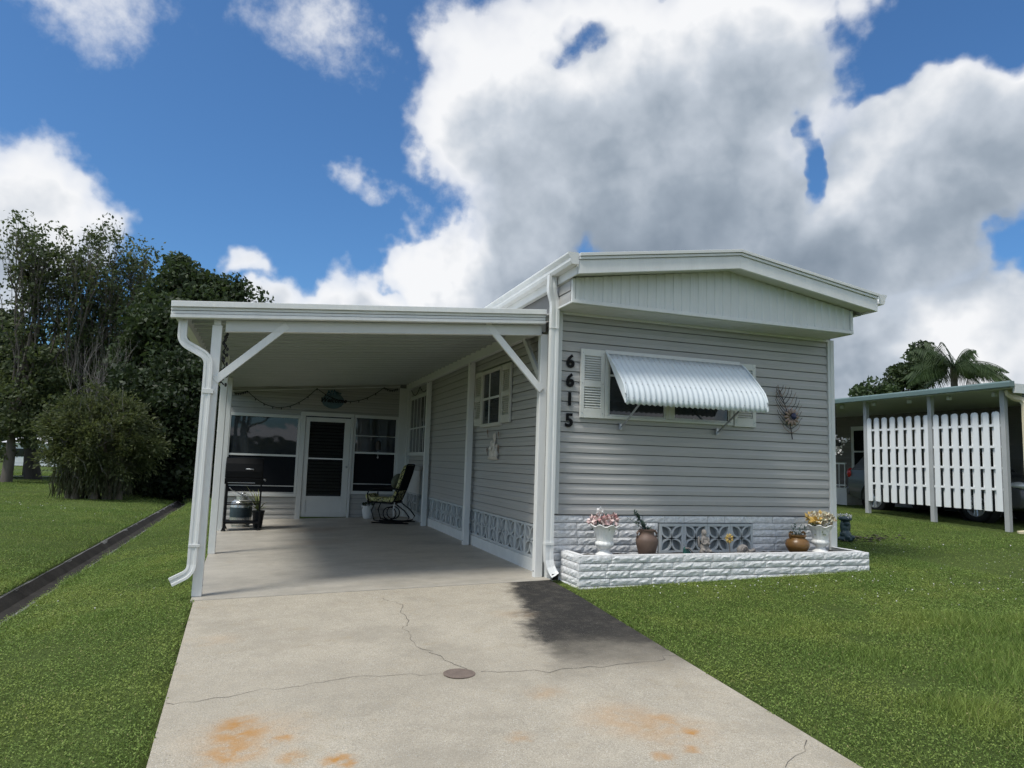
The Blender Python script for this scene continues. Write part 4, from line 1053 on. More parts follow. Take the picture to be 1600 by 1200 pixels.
# ------------------------------------------------------------------ carport
cp = thing('carport', 'attached white aluminium carport with ribbed ceiling, braced posts and gutters', 'carport', (-4, 0, 0), world=True)
def build_carport():
    SL = .0787
    ZR = lambda x: 3.316+SL*x                    # top of the fascia
    x0, x1, y0, y1 = -4.40, -.145, .05, 9.55
    def sl_box(xa, xb, ya, yb, da, db):          # box that follows the roof slope, depths below the roof line
        A = lambda y: [(xa, y, ZR(xa)-db), (xb, y, ZR(xb)-db), (xb, y, ZR(xb)-da), (xa, y, ZR(xa)-da)]
        return MB().prism(A(ya), A(yb))
    # roof pans
    rf = pt(cp, 'roof', sl_box(x0+.12, x1+.10, y0+.03, y1, .03, .055), M_white)
    w = .305; n = int((y1-y0-.1)/w)
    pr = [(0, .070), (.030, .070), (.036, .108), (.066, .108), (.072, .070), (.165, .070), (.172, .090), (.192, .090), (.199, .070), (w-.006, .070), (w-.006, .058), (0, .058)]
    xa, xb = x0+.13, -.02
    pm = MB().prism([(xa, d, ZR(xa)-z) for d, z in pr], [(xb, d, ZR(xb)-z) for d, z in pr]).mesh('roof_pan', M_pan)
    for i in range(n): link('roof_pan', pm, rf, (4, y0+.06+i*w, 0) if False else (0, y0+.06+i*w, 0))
    # front fascia: stepped profile running across
    def fas(da, db, yy, yb=.09): return sl_box(x0, x1, yy, yb, da, db)
    fa = pt(cp, 'fascia', fas(0, .062, y0-.060), M_white, bev=.004)
    pt(fa, 'fascia_back', fas(.062, .175, y0+.0), M_trim)
    for da, db, yy in ((.064, .095, y0-.030), (.101, .132, y0-.024), (.138, .176, y0-.036)): pt(fa, 'fascia_step', fas(da, db, yy), M_white, bev=.004)
    # side gutter on the low edge
    gp = [(x0+.14, .055), (x0-.005, .0), (x0-.012, .03), (x0+.02, .09), (x0+.035, .16), (x0+.13, .165)]
    pt(cp, 'gutter', MB().prism([(x, y0+.06, ZR(x0)-d) for x, d in gp], [(x, y1, ZR(x0)-d) for x, d in gp]), M_white)
    # beams
    pt(cp, 'beam', sl_box(-3.86, -.15, .135, .205, .176, .295), M_trim, bev=.004)
    pt(cp, 'beam_flange', sl_box(-3.86, -.15, .128, .212, .2955, .303), M_white)
    hd = pt(cp, 'wall_header', BX(-.135, -.055, .24, y1-.25, 3.068, 3.225), M_trim, bev=.004)
    # posts: three at the open side, three against the house
    for i, y in enumerate((.19, 3.60, 7.05)):
        xx = (-3.945, -4.02, -4.10)[i]
        o = pt(cp, 'post', BX(xx-.05, xx+.05, y-.05, y+.05, SLZ(xx, 1), ZR(xx)-(.23 if i == 0 else .10)), M_white, bev=.006)
        if i == 0: pt(o, 'post_cap', BX(xx-.036, xx+.036, y-.056, y+.02, ZR(xx)-.229, ZR(xx)-.177), M_white, bev=.004)
        for z in (.10, .16): pt(o, 'screw', BX(xx+.050, xx+.054, y-.006, y+.006, SLZ(xx, 1)+z, SLZ(xx, 1)+z+.012), M_steel)
    for i, y in enumerate((.20, 3.515, 6.83)):
        o = pt(cp, 'post', BX(-.150, -.050, y-.05, y+.05, -.006, 3.066 if i else 3.02), M_white, bev=.006)
        pt(o, 'screw', BX(-.156, -.150, y-.006, y+.006, .06, .074), M_black)
        pt(o, 'screw', BX(-.142, -.128, y-.054, y-.050, 3.03, 3.044), M_black)
    # diagonal braces
    q = [(-.040, -.022), (.040, -.022), (.040, .022), (-.040, .022)]
    pt(cp, 'brace', MB().sweep(q, [(-3.93, .155, 2.165), (-3.22, .155, 2.84)], up=(0, 1, 0)), M_white, bev=.004)
    pt(cp, 'brace', MB().sweep(q, [(-.13, .155, 2.30), (-.875, .155, 3.085)], up=(0, 1, 0)), M_white, bev=.004)
    pt(cp, 'brace', MB().sweep(q, [(-.10, .22, 2.42), (-.10, .90, 3.08)], up=(1, 0, 0)), M_trim, bev=.004)
    # downspout at the open corner, ribbed elbows
    def rib(i): return 1+.03*(i % 2)
    P = [(-4.285, .16, 2.80), (-4.285, .15, 2.68)]
    for k in range(1, 10): a = k/9*R(62); P.append((-4.285+.13*(1-math.cos(a)), .145, 2.64-.13*math.sin(a)))
    for k in range(10): a = R(62)*(1-k/9); P.append((-4.005-.13*(1-math.cos(a)), .13, 2.335+.13*math.sin(a)))
    P += [(-4.003, .13, 2.2), (-4.012, .13, .30)]
    for k in range(8): a = k/7*R(70); P.append((-4.012-.13*(1-math.cos(a)), .13-.02*k/7, .22-.13*math.sin(a)))
    P.append((-4.20, .10, .045))
    pr = [(-.045, -.034), (-.02, -.034), (-.016, -.028), (.016, -.028), (.02, -.034), (.045, -.034), (.045, .034), (-.045, .034)]
    ds = pt(cp, 'downspout', MB().sweep(pr, P, up=(0, 1, 0), cap=False), M_white)
    ds.modifiers.new('thickness', 'SOLIDIFY').thickness = .003
    pt(ds, 'strap', BX(-4.045, -3.93, .09, .17, 2.02, 2.07), M_trim, bev=.003)
    pt(ds, 'strap', BX(-4.058, -3.945, .09, .17, .40, .43), M_trim, bev=.003)
build_carport()

# ------------------------------------------------------------------ enclosed porch at the back of the carport
def build_porch():
    Y = 9.3
    p = thing('porch_enclosure', 'gray sided porch wall with screened windows and door at the carport back', 'porch', (-2.2, Y, -.06), world=True)
    DZ = lambda x: .0293*x
    wl = MB(); wl.box(-4.20, -2.5, Y+.03, Y+.10, -.15, .42); wl.box(-1.4, -.0, Y+.03, Y+.10, -.15, .42); wl.box(-4.2, -2.58, Y+.03, Y+.10, .42, .50); wl.box(-4.2, 0, Y+.03, Y+.10, 2.36, 3.25)
    wl.box(-4.2, -4.16, Y+.02, Y+.10, .5, 2.36); wl.box(-.30, 0, Y+.02, Y+.10, .42, 2.36)
    pw = pt(p, 'wall', wl, M_joint)
    z = 2.335
    while z < 3.2:
        xa = max(-4.18, (z-3.20)/.0787 - .3) 
        link('siding_board', board_x(-4.18, -.28, M_sidewall), pw, (0, Y+.02, z)); z += BH
    for a, b in ((-4.18, -2.60), (-1.36, -.28)):
        me = board_x(a, b, M_sidewall)
        for k in range(5): link('siding_board', me, pw, (0, Y+.02, -.095+k*BH))
    pt(pw, 'top_strip', MB().prism([(-4.2, Y-.01, 2.800), (-.30, Y-.01, 3.145), (-.30, Y-.01, 3.165), (-4.2, Y-.01, 2.820)], [(-4.2, Y+.0, 2.800), (-.30, Y+.0, 3.145), (-.30, Y+.0, 3.165), (-4.2, Y+.0, 2.820)]), M_white)
    pt(pw, 'corner_post', BX(-.29, -.10, Y-.05, Y+.02, -.02, 3.12), M_trim, bev=.006)
    pt(pw, 'corner_post', BX(-.10, .0, Y-.12, Y+.02, -.01, 3.12), M_trim, bev=.006)
    pt(p, 'room_back', BX(-4.2, 0, 12.0, 12.05, -.2, 3.2), M_screen)
    def window(x0, x1, z0, z1, mid, mt):
        w = pt(p, 'window', BX(x0+.02, x1-.02, Y+.06, Y+.065, z0+.02, z1-.02), M_screen)
        f = MB(); t = .055
        f.box(x0-t, x1+t, Y-.03, Y+.03, z1, z1+.075); f.box(x0-t, x1+t, Y-.04, Y+.03, z0-.07, z0); f.box(x0-t, x0, Y-.028, Y+.03, z0, z1); f.box(x1, x1+t, Y-.028, Y+.03, z0, z1)
        pt(w, 'frame', f, M_trim, bev=.004)
        pt(w, 'rail', BX(x0+.001, x1-.001, Y-.014, Y+.03, mid-.022, mid+.022), M_trim)
        pt(w, 'pane', BX(x0+.001, x1-.001, Y+.022, Y+.028, mid+.023, z1-.001), mt)
        pt(w, 'screen', BX(x0+.001, x1-.001, Y+.028, Y+.034, z0+.001, mid-.023), M_screen)
        pt(w, 'screen_bar', BX(x0+.001, x1-.001, Y+.012, Y+.027, z0+.16, z0+.18), M_steel)
        return w
    window(-4.13, -2.66, .50, 2.255, 1.375, M_glass)
    w = window(-1.315, -.345, .585, 2.335, 1.50, M_glass2)
    pt(w, 'muntin', BX(-1.314, -.346, Y+.0, Y+.021, 1.90, 1.915), M_trim)
    # door
    d = pt(p, 'door', BX(-2.475, -1.445, Y-.012, Y+.012, -.03, .42), M_trim)
    fr = MB(); fr.box(-2.60, -2.49, Y-.05, Y+.04, -.08, 2.33); fr.box(-1.43, -1.375, Y-.05, Y+.04, -.06, 2.33); fr.box(-2.60, -1.375, Y-.052, Y+.04, 2.331, 2.42)
    pt(d, 'door_frame', fr, M_trim, bev=.005)
    lf = MB(); lf.box(-2.485, -2.385, Y-.03, Y+.019, -.02, 2.30); lf.box(-1.58, -1.44, Y-.03, Y+.019, -.02, 2.30); lf.box(-2.384, -1.581, Y-.029, Y+.019, 2.20, 2.30); lf.box(-2.384, -1.581, Y-.029, Y+.019, -.02, .075); lf.box(-2.384, -1.581, Y-.029, Y+.019, .36, .45)
    pt(d, 'door_leaf', lf, M_trim, bev=.004)
    sl = MB()
    for k in range(22):
        z = .49+k*.078; sl.prism([(-2.384, Y-.02, z), (-2.384, Y-.014, z), (-2.384, Y+.012, z+.085), (-2.384, Y+.006, z+.085)], [(-1.581, Y-.02, z), (-1.581, Y-.014, z), (-1.581, Y+.012, z+.085), (-1.581, Y+.006, z+.085)])
    pt(d, 'jalousie_slats', sl, M_glassd)
    pt(d, 'middle_rail', BX(-2.384, -1.581, Y-.026, Y-.021, 1.315, 1.345), M_steel)
    k = pt(d, 'knob', MB().lathe([(.028, 0), (.03, .008), (.012, .014), (.012, .035), (.026, .045), (.028, .06), (.016, .07), (0, .07)], (0, 0, 0), 16, cap=False), M_steel, True)
    k.rotation_euler[0] = math.pi/2; k.location = Vector((-1.505, Y-.03, 1.145))
    # welcome sign above the door
    s = thing('welcome_sign', 'round blue welcome sign with script lettering above the porch door', 'sign', (-1.89, Y-.03, 2.52))
    disc = MB().prism([(.26*math.cos(a), 0, .19+.185*math.sin(a)) for a in [2*math.pi*i/36 for i in range(36)]], [(.26*math.cos(a), .018, .19+.185*math.sin(a)) for a in [2*math.pi*i/36 for i in range(36)]])
    pt(s, 'board', disc, M_navy)
    me = text_mesh('Welcome', .155, .004, .005, .35, M_black); o = link('lettering', me, s, (0, -.006, .20)); o.rotation_euler = (math.pi/2, 0, 0)
    rr = random.Random(3); f = MB()
    for kx in range(9): petals(f, (-.12+.03*kx, -.02, .36+.03*math.sin(kx*.4)), .03, 10, .05, rr)
    pt(s, 'ribbon_bow', f, mat('sign_ribbon', (.10, .19, .25), .7, .4, 20))
    # wind chime in front of the small window
    c = thing('wind_chime', 'dark wooden wind chime hanging before the porch window', 'wind chime', (-.80, Y-.30, 1.30))
    pt(c, 'cord', MB().tube([(-.02, 0, 1.02), (0, 0, .56)], .003, 5), M_sconce)
    pt(c, 'body', MB().lathe([(0, .50), (.03, .49), (.05, .46), (.062, .43), (.065, .31), (.055, .28), (0, .28)], (0, 0, 0), 14, cap=False), M_sconce, True)
    pt(c, 'ring', MB().tube([(-.10*math.cos(a)-.0, -.01, .42+.16*math.sin(a)) for a in [2*math.pi*i/20 for i in range(21)]], .005, 5), M_black)
    pt(c, 'clapper', MB().tube([(0, 0, .25), (0, 0, .12)], .004, 5).ell((0, 0, .10), (.022, .022, .03), 8, 6), M_steel, True)
    # string lights: one swagged cord
    g = thing('string_lights', 'dark string of small bulbs swagged along the porch ceiling and post', 'string lights', (-3.8, Y-.05, 2.8))
    pins = [(-4.12, 2.77), (-3.83, 2.83), (-2.28, 2.985), (-.69, 3.11), (-.36, 3.10)]; sag = [.03, .42, .33, .05]; P = []
    for (a, b), sg in zip(zip(pins[:-1], pins[1:]), sag):
        for i in range(16): u = i/16; P.append((a[0]+(b[0]-a[0])*u+3.8, 0, a[1]+(b[1]-a[1])*u-4*sg*u*(1-u)-2.8))
    P.append((pins[-1][0]+3.8, 0, pins[-1][1]-2.8))
    pt(g, 'cord', MB().tube(P, .008, 5), M_black)
    bl = MB().ell((0, 0, 0), (.014, .014, .024), 7, 5).mesh('bulb', M_blackplastic)
    for i in range(2, len(P), 2): link('bulb', bl, g, (P[i][0], P[i][1], P[i][2]-.025))
    # the loose end hangs down the front post
    V = [(-3.86+3.8+.02*math.sin(k*1.9), .27-Y+.05+.015*math.sin(k*2.7), 2.70-2.8-k*.033) for k in range(18)]
    pt(g, 'hanging_end', MB().tube(V, .008, 5), M_black)
    for i in range(0, 18): link('bulb', bl, g, (V[i][0]+random.uniform(-.03, .03), V[i][1], V[i][2]))
    W2 = [(-.06+3.8, 9.0-Y+.05-.25*k, 3.05-2.8-.16*math.sin(math.pi*(k % 4)/4.0)) for k in range(9)]
    pt(g, 'cord', MB().tube(W2, .007, 5), M_black)
build_porch()

# ------------------------------------------------------------------ things standing under the carport
def build_carport_things():
    # charcoal grill on a cart
    g = thing('barbecue_grill', 'black barbecue grill on an open cart near the carport post', 'grill', (-3.70, 7.1, SLZ(-3.7, 1)))
    w, d = .32, .24
    for sx in (-1, 1):
        for sy in (-1, 1):
            lg = pt(g, 'leg', BX(sx*w-.016, sx*w+.016, sy*d-.016, sy*d+.016, .03, .90), M_black)
            pt(lg, 'foot', MB().prism([(sx*w-.045, sy*d-.03, 0), (sx*w+.045, sy*d-.03, 0), (sx*w+.045, sy*d+.03, 0), (sx*w-.045, sy*d+.03, 0)], [(sx*w-.016, sy*d-.016, .07), (sx*w+.016, sy*d-.016, .07), (sx*w+.016, sy*d+.016, .07), (sx*w-.016, sy*d+.016, .07)]), M_black)
    pt(g, 'shelf', BX(-w, w, -d, d, .135, .165), M_black)
    for y in (-d, d): pt(g, 'rail', BX(-w, w, y-.01, y+.01, .495, .515), M_black)
    pt(g, 'rail', BX(-w+.24, w, -d-.012, -d+.005, .56, .575), M_black)
    hp = [(-.26, .90), (-.27, 1.02), (.27, 1.02), (.26, .90)]
    pt(g, 'firebox', MB().prism([(-.36, y, z) for y, z in hp], [(.36, y, z) for y, z in hp]), M_black, bev=.012)
    hd = [(-.27, 1.022), (-.275, 1.15), (-.23, 1.30), (-.12, 1.40), (.05, 1.43), (.2, 1.38), (.27, 1.26), (.27, 1.022)]
    h = pt(g, 'hood', MB().prism([(-.36, y, z) for y, z in hd], [(.34, y, z) for y, z in hd]), M_black, bev=.012)
    pt(h, 'handle', MB().tube([(.02, -.29, 1.19), (.02, -.34, 1.20), (.16, -.345, 1.20), (.16, -.29, 1.19)], .010, 8), M_steel, True)
    pt(g, 'side_shelf', BX(.345, .42, -.2, .2, .985, 1.005), M_black)
    pt(g, 'control_knob', MB().tube([(.37, -.27, 1.0), (.39, -.31, .985)], .018, 10), M_steel, True)
    pt(g, 'front_bar', BX(-w+.02, w-.12, -.285, -.27, .925, .935), M_steel)
    # wide steel tank with a painted band
    t = thing('steel_tank', 'silver steel tank with a dark green label band behind the grill cart', 'tank', (-3.74, 7.75, SLZ(-3.74, 1)))
    pt(t, 'body', MB().lathe([(0, .03), (.17, .03), (.205, .06), (.215, .12), (.215, .44), (.20, .50), (.15, .545), (0, .56)], (0, 0, 0), 32, cap=False), M_tank, True)
    pt(t, 'label_band', MB().lathe([(.2165, .20), (.2175, .21), (.2175, .39), (.2165, .40)], (0, 0, 0), 32, cap=False), M_label, True)
    pt(t, 'foot_ring', MB().lathe([(.165, 0), (.175, 0), (.175, .05), (.165, .05)], (0, 0, 0), 28, cap=False), M_tank, True)
    pt(t, 'collar', MB().lathe([(.10, .55), (.11, .55), (.11, .62), (.10, .62)], (0, 0, 0), 24, cap=False), M_tank, True)
    v = pt(t, 'valve', MB().tube([(0, 0, .55), (0, 0, .66)], .022, 10).tube([(0, 0, .62), (.11, 0, .63)], .014, 8).ell((.02, 0, .68), (.05, .05, .02), 10, 6), M_steel, True)
    pt(t, 'hose', MB().tube([(-.01, 0, .64), (-.10, -.02, .70), (-.2, -.05, .74), (-.25, -.1, .80)], .009, 7), M_steel, True)
    # striped plant in a black pot
    p = thing('striped_plant', 'striped green and yellow spiky plant in a black pot beside the grill', 'plant', (-3.40, 7.42, SLZ(-3.4, 1)))
    pt(p, 'pot', MB().lathe([(0, 0), (.085, 0), (.115, .30), (.125, .31), (.125, .345), (.112, .345), (.10, .32), (0, .31)], (0, 0, 0), 24, cap=False), M_blackplastic, True)
    rr = random.Random(12)
    for k in range(26):
        a = rr.uniform(0, 6.28); L = rr.uniform(.30, .62); up = rr.uniform(.35, 1.2); droop = rr.uniform(.2, 1.1); w = rr.uniform(.010, .020); vs = []
        if k < 10: a = rr.uniform(1.6, 4.4); up = rr.uniform(.9, 1.6); droop = .25
        for i in range(7):
            u = i/6; r = L*u*math.cos(up*.9*(1-u*.2)); z = .33+L*u*math.sin(up)-droop*L*u*u*.55
            ww = w*math.sin(math.pi*(.15+.85*u)) if u < 1 else .001
            vs += [(r*math.cos(a)-math.sin(a)*ww, r*math.sin(a)+math.cos(a)*ww, z), (r*math.cos(a)+math.sin(a)*ww, r*math.sin(a)-math.cos(a)*ww, z)]
        pt(p, 'leaf', MB().add(vs, [(2*i, 2*i+1, 2*i+3, 2*i+2) for i in range(6)]), L_plant)
    # white pot with soil and a dark plant
    p = thing('white_flower_pot', 'white plastic flower pot with dark soil beside the rocking chair', 'flower pot', (-.98, 8.85, SLZ(-.98, 1)))
    pt(p, 'pot', MB().lathe([(0, 0), (.10, 0), (.115, .02), (.125, .06), (.155, .25), (.165, .30), (.158, .305), (.145, .28), (0, .27)], (0, 0, 0), 28, cap=False), M_whitepot, True)
    sl = MB(); petals(sl, (0, 0, .29), .13, 80, .06, rr, .1); pt(p, 'plant', sl, L_hedge)
    # rocking chair, facing the porch door side
    c = thing('rocking_chair', 'black metal patio rocking chair with mesh back and yellow floral cushion', 'chair', (-.62, 7.65, SLZ(-.6, 1)), rz=R(-27))
    c.scale = (1.12, 1.12, 1.06)
    # local: chair faces -x; y is its width
    sd = .27
    bk = [(.10, .46), (.20, .72), (.29, 1.02), (.33, 1.19)]
    b = pt(c, 'backrest', MB().prism([(x-.006, -sd, z) for x, z in bk]+[(x+.006, -sd, z) for x, z in bk[::-1]], [(x-.006, sd, z) for x, z in bk]+[(x+.006, sd, z) for x, z in bk[::-1]]), M_screen)
    for s in (-1, 1):
        pt(c, 'back_frame', MB().tube([(.04, s*sd, .40), (.10, s*sd, .46)]+[(x, s*sd, z) for x, z in bk[1:]]+[(.335, s*(sd-.05), 1.21)], .014, 8), M_black, True)
        pt(c, 'armrest', MB().tube([(.19, s*(sd+.03), .70), (.0, s*(sd+.04), .72), (-.30, s*(sd+.04), .70), (-.40, s*(sd+.04), .66), (-.42, s*(sd+.04), .60), (-.40, s*(sd+.02), .43)], .015, 8), M_black, True)
        pt(c, 'spring_leg', MB().tube([(-.30, s*.20, .42), (-.36, s*.20, .25), (-.30, s*.20, .06), (-.10, s*.20, .03), (.15, s*.20, .03), (.34, s*.20, .05), (.40, s*.20, .14), (.30, s*.20, .27), (.12, s*.20, .40)], .013, 8), M_black, True)
        pt(c, 'base_runner', MB().tube([(-.34, s*.23, .016), (.40, s*.23, .016)], .016, 8), M_black, True)
        pt(c, 'spring_coil', MB().tube([(-.02+.13*math.cos(a), s*.12, .20+.13*math.sin(a)) for a in [2*math.pi*i/16 for i in range(17)]], .011, 7), M_black, True)
    pt(c, 'back_rail', MB().tube([(.335, -sd+.05, 1.21), (.335, sd-.05, 1.21)], .014, 8), M_black, True)
    pt(c, 'seat_frame', BX(-.42, .12, -sd, sd, .405, .43), M_black)
    cu = [(-.50, .56), (-.46, .46), (-.36, .432), (.06, .432), (.12, .47), (.21, .74), (.30, 1.05), (.335, 1.20), (.26, 1.20), (.20, 1.05), (.12, .76), (.06, .56), (-.02, .525), (-.36, .525), (-.44, .60)]
    k = pt(c, 'cushion', MB().prism([(x, -sd+.02, z) for x, z in cu], [(x, sd-.02, z) for x, z in cu]), M_floral, bev=.03)
    pil = pt(c, 'pillow', MB().ell((.06, .02, .86), (.10, .20, .16), 16, 10, Matrix.Rotation(R(18), 3, 'Y')), mat('green_pillow', (.09, .10, .07), .9, .5, 14), True)
    pt(c, 'tie', MB().tube([(.12, -sd, .44), (.10, -sd-.01, .3), (.105, -sd-.01, .16)], .010, 5), M_whitepot)
build_carport_things()

# ------------------------------------------------------------------ vegetation helpers
def leaves(parent, name, C, size, m, aspect=.5, flat=0.0, up=None):
    """C (N,3) centres -> N small bent diamond leaves"""
    N = len(C); d = RNG.normal(size=(N, 3)); d[:, 2] = d[:, 2]*(1-flat)
    if up is not None: d = d*(1-up[3])+np.array(up[:3])*up[3]*2
    d /= np.linalg.norm(d, axis=1)[:, None]
    r = RNG.normal(size=(N, 3)); s = np.cross(d, r); s /= np.linalg.norm(s, axis=1)[:, None]
    l = size*RNG.uniform(.6, 1.35, N)[:, None]; w = l*aspect*.5; nn = np.cross(d, s)
    a = C-d*l*.5; b = C+s*w+nn*l*.10; c = C+d*l*.5; e = C-s*w+nn*l*.10
    co = np.stack([a, b, c, e], 1).reshape(-1, 3); k = np.arange(N)*4
    return raw(name, co, 4, np.stack([k, k+1, k+2, k+3], 1).ravel(), m, parent)
def clump_pts(clumps, n):
    """clumps (x,y,z,r): points filling each ball, denser towards its skin"""
    out = []
    for x, y, z, r in clumps:
        q = RNG.normal(size=(n, 3)); q /= np.linalg.norm(q, axis=1)[:, None]
        q *= (RNG.uniform(.15, 1, n)**.5)[:, None]*r; q[:, 2] *= .72
        out.append(q+np.array([x, y, z]))
    return np.concatenate(out)
def branchy(mb, p, d, L, r, depth, rr, tips, spread=.55, up=.15, segs=3):
    P = [Vector(p)]; dd = Vector(d).normalized()
    for i in range(segs):
        dd = (dd+Vector((rr.gauss(0, .14), rr.gauss(0, .14), rr.gauss(up*.4, .10)))).normalized(); P.append(P[-1]+dd*L/segs)
    mb.tube(P, r, 6 if r > .05 else 5, r*.55, cap=False)
    if depth == 0: tips.append(P[-1]); return
    for i in range(rr.choice((2, 3))):
        nd = (dd+Vector((rr.gauss(0, spread), rr.gauss(0, spread), rr.gauss(up, spread*.5)))).normalized()
        q = P[-1] if i == 0 else P[rr.choice((-2, -1))]
        branchy(mb, q, nd, L*rr.uniform(.62, .85), r*.58, depth-1, rr, tips, spread, up, segs)
    if depth <= 2: tips.append(P[1])
def polar(az, d, z=None): 
    x = CAM.x+d*math.sin(R(az)); y = CAM.y+d*math.cos(R(az)); return (x, y, HT(x, y) if z is None else z)
def elz(el, d): return CAM.z+d*math.tan(R(el))

def crown_tree(name, label, base, clumps, n, size, lm, bm, trunk_r=.2, limbs=14, group=None, cat='tree', fork=.35, aspect=.55):
    t = thing(name, label, cat, base, group, world=True); rr = random.Random(hash(label) % 999 if False else len(label)*7)
    C = np.array(clumps); ctr = C[:, :3].mean(0); mb = MB(); b = Vector(base)
    top = Vector((b.x*.88+ctr[0]*.12, b.y*.88+ctr[1]*.12, b.z+(ctr[2]-b.z)*fork))
    mb.tube([b-Vector((0, 0, .2)), b+(top-b)*.3+Vector((rr.gauss(0, .06), rr.gauss(0, .06), 0)), b+(top-b)*.7, top], trunk_r*1.25, 10, trunk_r*.75)
    for k in rr.sample(range(len(clumps)), min(limbs, len(clumps))):
        e = Vector(C[k, :3]); mid = top.lerp(e, .5)+Vector((rr.gauss(0, .25), rr.gauss(0, .25), rr.gauss(.15, .2)))
        mb.tube([top-(top-b)*.05, mid, e], trunk_r*.42, 6, .018, cap=False)
    pt(t, 'trunk', mb, bm, True)
    leaves(t, 'crown', clump_pts(clumps, n), size, lm, aspect)
    return t
def ball_clumps(specs, rr, rmin, rmax):
    """specs: (az, el, d, az_radius, el_radius, depth_radius, count)"""
    out = []
    for az, el, d, ra, re, rd, n in specs:
        for _ in range(n):
            while True:
                q = (rr.uniform(-1, 1), rr.uniform(-1, 1), rr.uniform(-1, 1)); l = math.sqrt(sum(v*v for v in q))
                if .25 < l < 1: break
            a, e, D = az+ra*q[0], el+re*q[1], d+rd*q[2]
            x, y, _z = polar(a, D); z = max(elz(e, D), HT(x, y)+.35)
            out.append((x, y, z, rr.uniform(rmin, rmax)))
    return out

def build_left_trees():
    rr = random.Random(17)
    # tall open trees with upright branches
    for (az, d, top, label, seed, q0) in ((-16.0, 41, 15.4, 'tall open tree with thin upright limbs at the left edge', 3, .30), (-12.6, 41, 15.1, 'tall open tree rising behind the weeping bush', 8, .22), (-10.4, 42, 14.6, 'tall thin tree between the open trees and the dense oak', 14, .16)):
        b = polar(az, d); H = elz(top, d)-b[2]; r2 = random.Random(seed)
        t = thing('tall_tree', label, 'tree', b, 'tall open trees behind the bush', world=True)
        mb = MB(); tips = []
        mb.tube([(b[0], b[1], b[2]-.2), (b[0]+.05, b[1], b[2]+H*.12), (b[0]-.03, b[1], b[2]+H*.24)], .26, 10, .17)
        for k in range(8):
            a = k*2.4+r2.random(); q = r2.uniform(.4, 1.0)*q0
            branchy(mb, (b[0], b[1], b[2]+H*(.14+.012*k)), (math.cos(a)*q, math.sin(a)*q, 1), H*r2.uniform(.22, .27), .085, 4, r2, tips, .24, .40)
        pt(t, 'trunk', mb, M_bark, True)
        T = np.array([tuple(v) for v in tips])
        keep = RNG.random(len(T)) < .85; T = T[keep]; n = 11
        C = np.repeat(T, n, axis=0)+RNG.normal(size=(len(T)*n, 3))*np.array([.20, .20, .15])
        low = clump_pts(ball_clumps([(az, 3.6, d, 1.9, 4.6, 2.0, 40)], rr, .5, 1.0), 130)
        leaves(t, 'crown', np.concatenate([C, low]), .19, L_tall, .6)
    # a bare, gray tangle of dead branches
    b = polar(-11.0, 33.5); t = thing('bare_tree', 'bare pale gray branches standing above the weeping bush', 'tree', b, world=True); mb = MB(); tips = []; r2 = random.Random(5)
    for k in range(6):
        a = k*.9; branchy(mb, (b[0]+.1*math.cos(a), b[1], b[2]+.0), (.30*math.cos(a), .2*math.sin(a), 1), 2.2, .034, 4, r2, tips, .26, .2)
    pt(t, 'branches', mb, M_paleb, True)
    # filler tree that closes the gaps low down behind the bare branches
    cl = ball_clumps([(-13.0, 4.6, 50, 2.6, 4.2, 3.0, 70), (-9.6, 4.6, 50, 2.2, 4.6, 3.0, 50)], rr, .8, 1.5)
    crown_tree('leafy_tree', 'brownish green leafy tree behind the bare gray branches', polar(-12, 50), cl, 170, .30, L_tall, M_darkb, .3, 14, fork=.3)
    # dense oak behind the carport gutter
    oak = ball_clumps([(-6.3, 8.6, 36, 2.9, 5.0, 3.4, 84), (-2.6, 7.6, 36, 2.7, 4.4, 3.0, 64), (-8.6, 7.6, 37, 1.6, 4.2, 2.4, 36), (-1.2, 9.9, 36, .9, 1.2, 1.5, 9), (-6.7, 13.0, 36, .8, 1.5, 1, 9), (-4.2, 12.0, 36, 1.5, 1.1, 1, 12)], rr, .6, 1.2)
    crown_tree('oak_tree', 'dense dark oak crown rising above the carport gutter', polar(-5.2, 36), oak, 215, .25, L_oak, M_darkb, .38, 26)
    # dark evergreen screen down to the ground, left of the downspout
    for i, (az, d, ra, top, label) in enumerate(((-9.0, 32, 1.6, 5.6, 'dark leafy evergreen just right of the weeping bush'), (-6.6, 31, 1.6, 6.6, 'dark leafy evergreen at the far end of the ditch'), (-4.1, 31, 1.8, 7.0, 'dark leafy evergreen nearest the carport downspout'))):
        cl = ball_clumps([(az, top*.5-1.0, d, ra, top*.5+1.2, 1.8, 62), (az, -1.4, d-.4, ra, 1.5, 1.4, 28)], rr, .5, .95)
        crown_tree('evergreen_tree', label, polar(az, d), cl, 200, .20, L_hedge, M_darkb, .14, 12, 'dark evergreens behind the ditch', fork=.3)
    # spreading oak at the left edge with a visible trunk, and its neighbour
    cl = ball_clumps([(-17.4, 4.9, 46, 2.6, 3.6, 3.4, 90), (-20, 5, 46, 2.2, 4, 3, 40)], rr, .8, 1.35)
    crown_tree('oak_tree', 'low spreading dark oak with a thick trunk at the left edge', polar(-14.5, 44.5), cl, 200, .27, L_hedge, M_darkb, .34, 16, fork=.42)
    cl = ball_clumps([(-18.0, 2.0, 48, 1.8, 1.8, 2.0, 36)], rr, .6, 1.1)
    crown_tree('small_tree', 'small forked tree behind the spreading oak', polar(-16.9, 46.5), cl, 130, .24, L_oak, M_darkb, .24, 8, fork=.5)
    cl = []
    for k in range(70):
        a = -26+k*.42; d = 95+rr.uniform(-3, 3); x, y, z = polar(a, d); cl.append((x, y, z+rr.uniform(.8, 4.2), rr.uniform(1.2, 2.0)))
    fh = leaves(None, 'far_woodland', clump_pts(cl, 120), .65, L_oak, .6); tag(fh, 'far green tree line beyond the field', 'trees', kind='stuff')
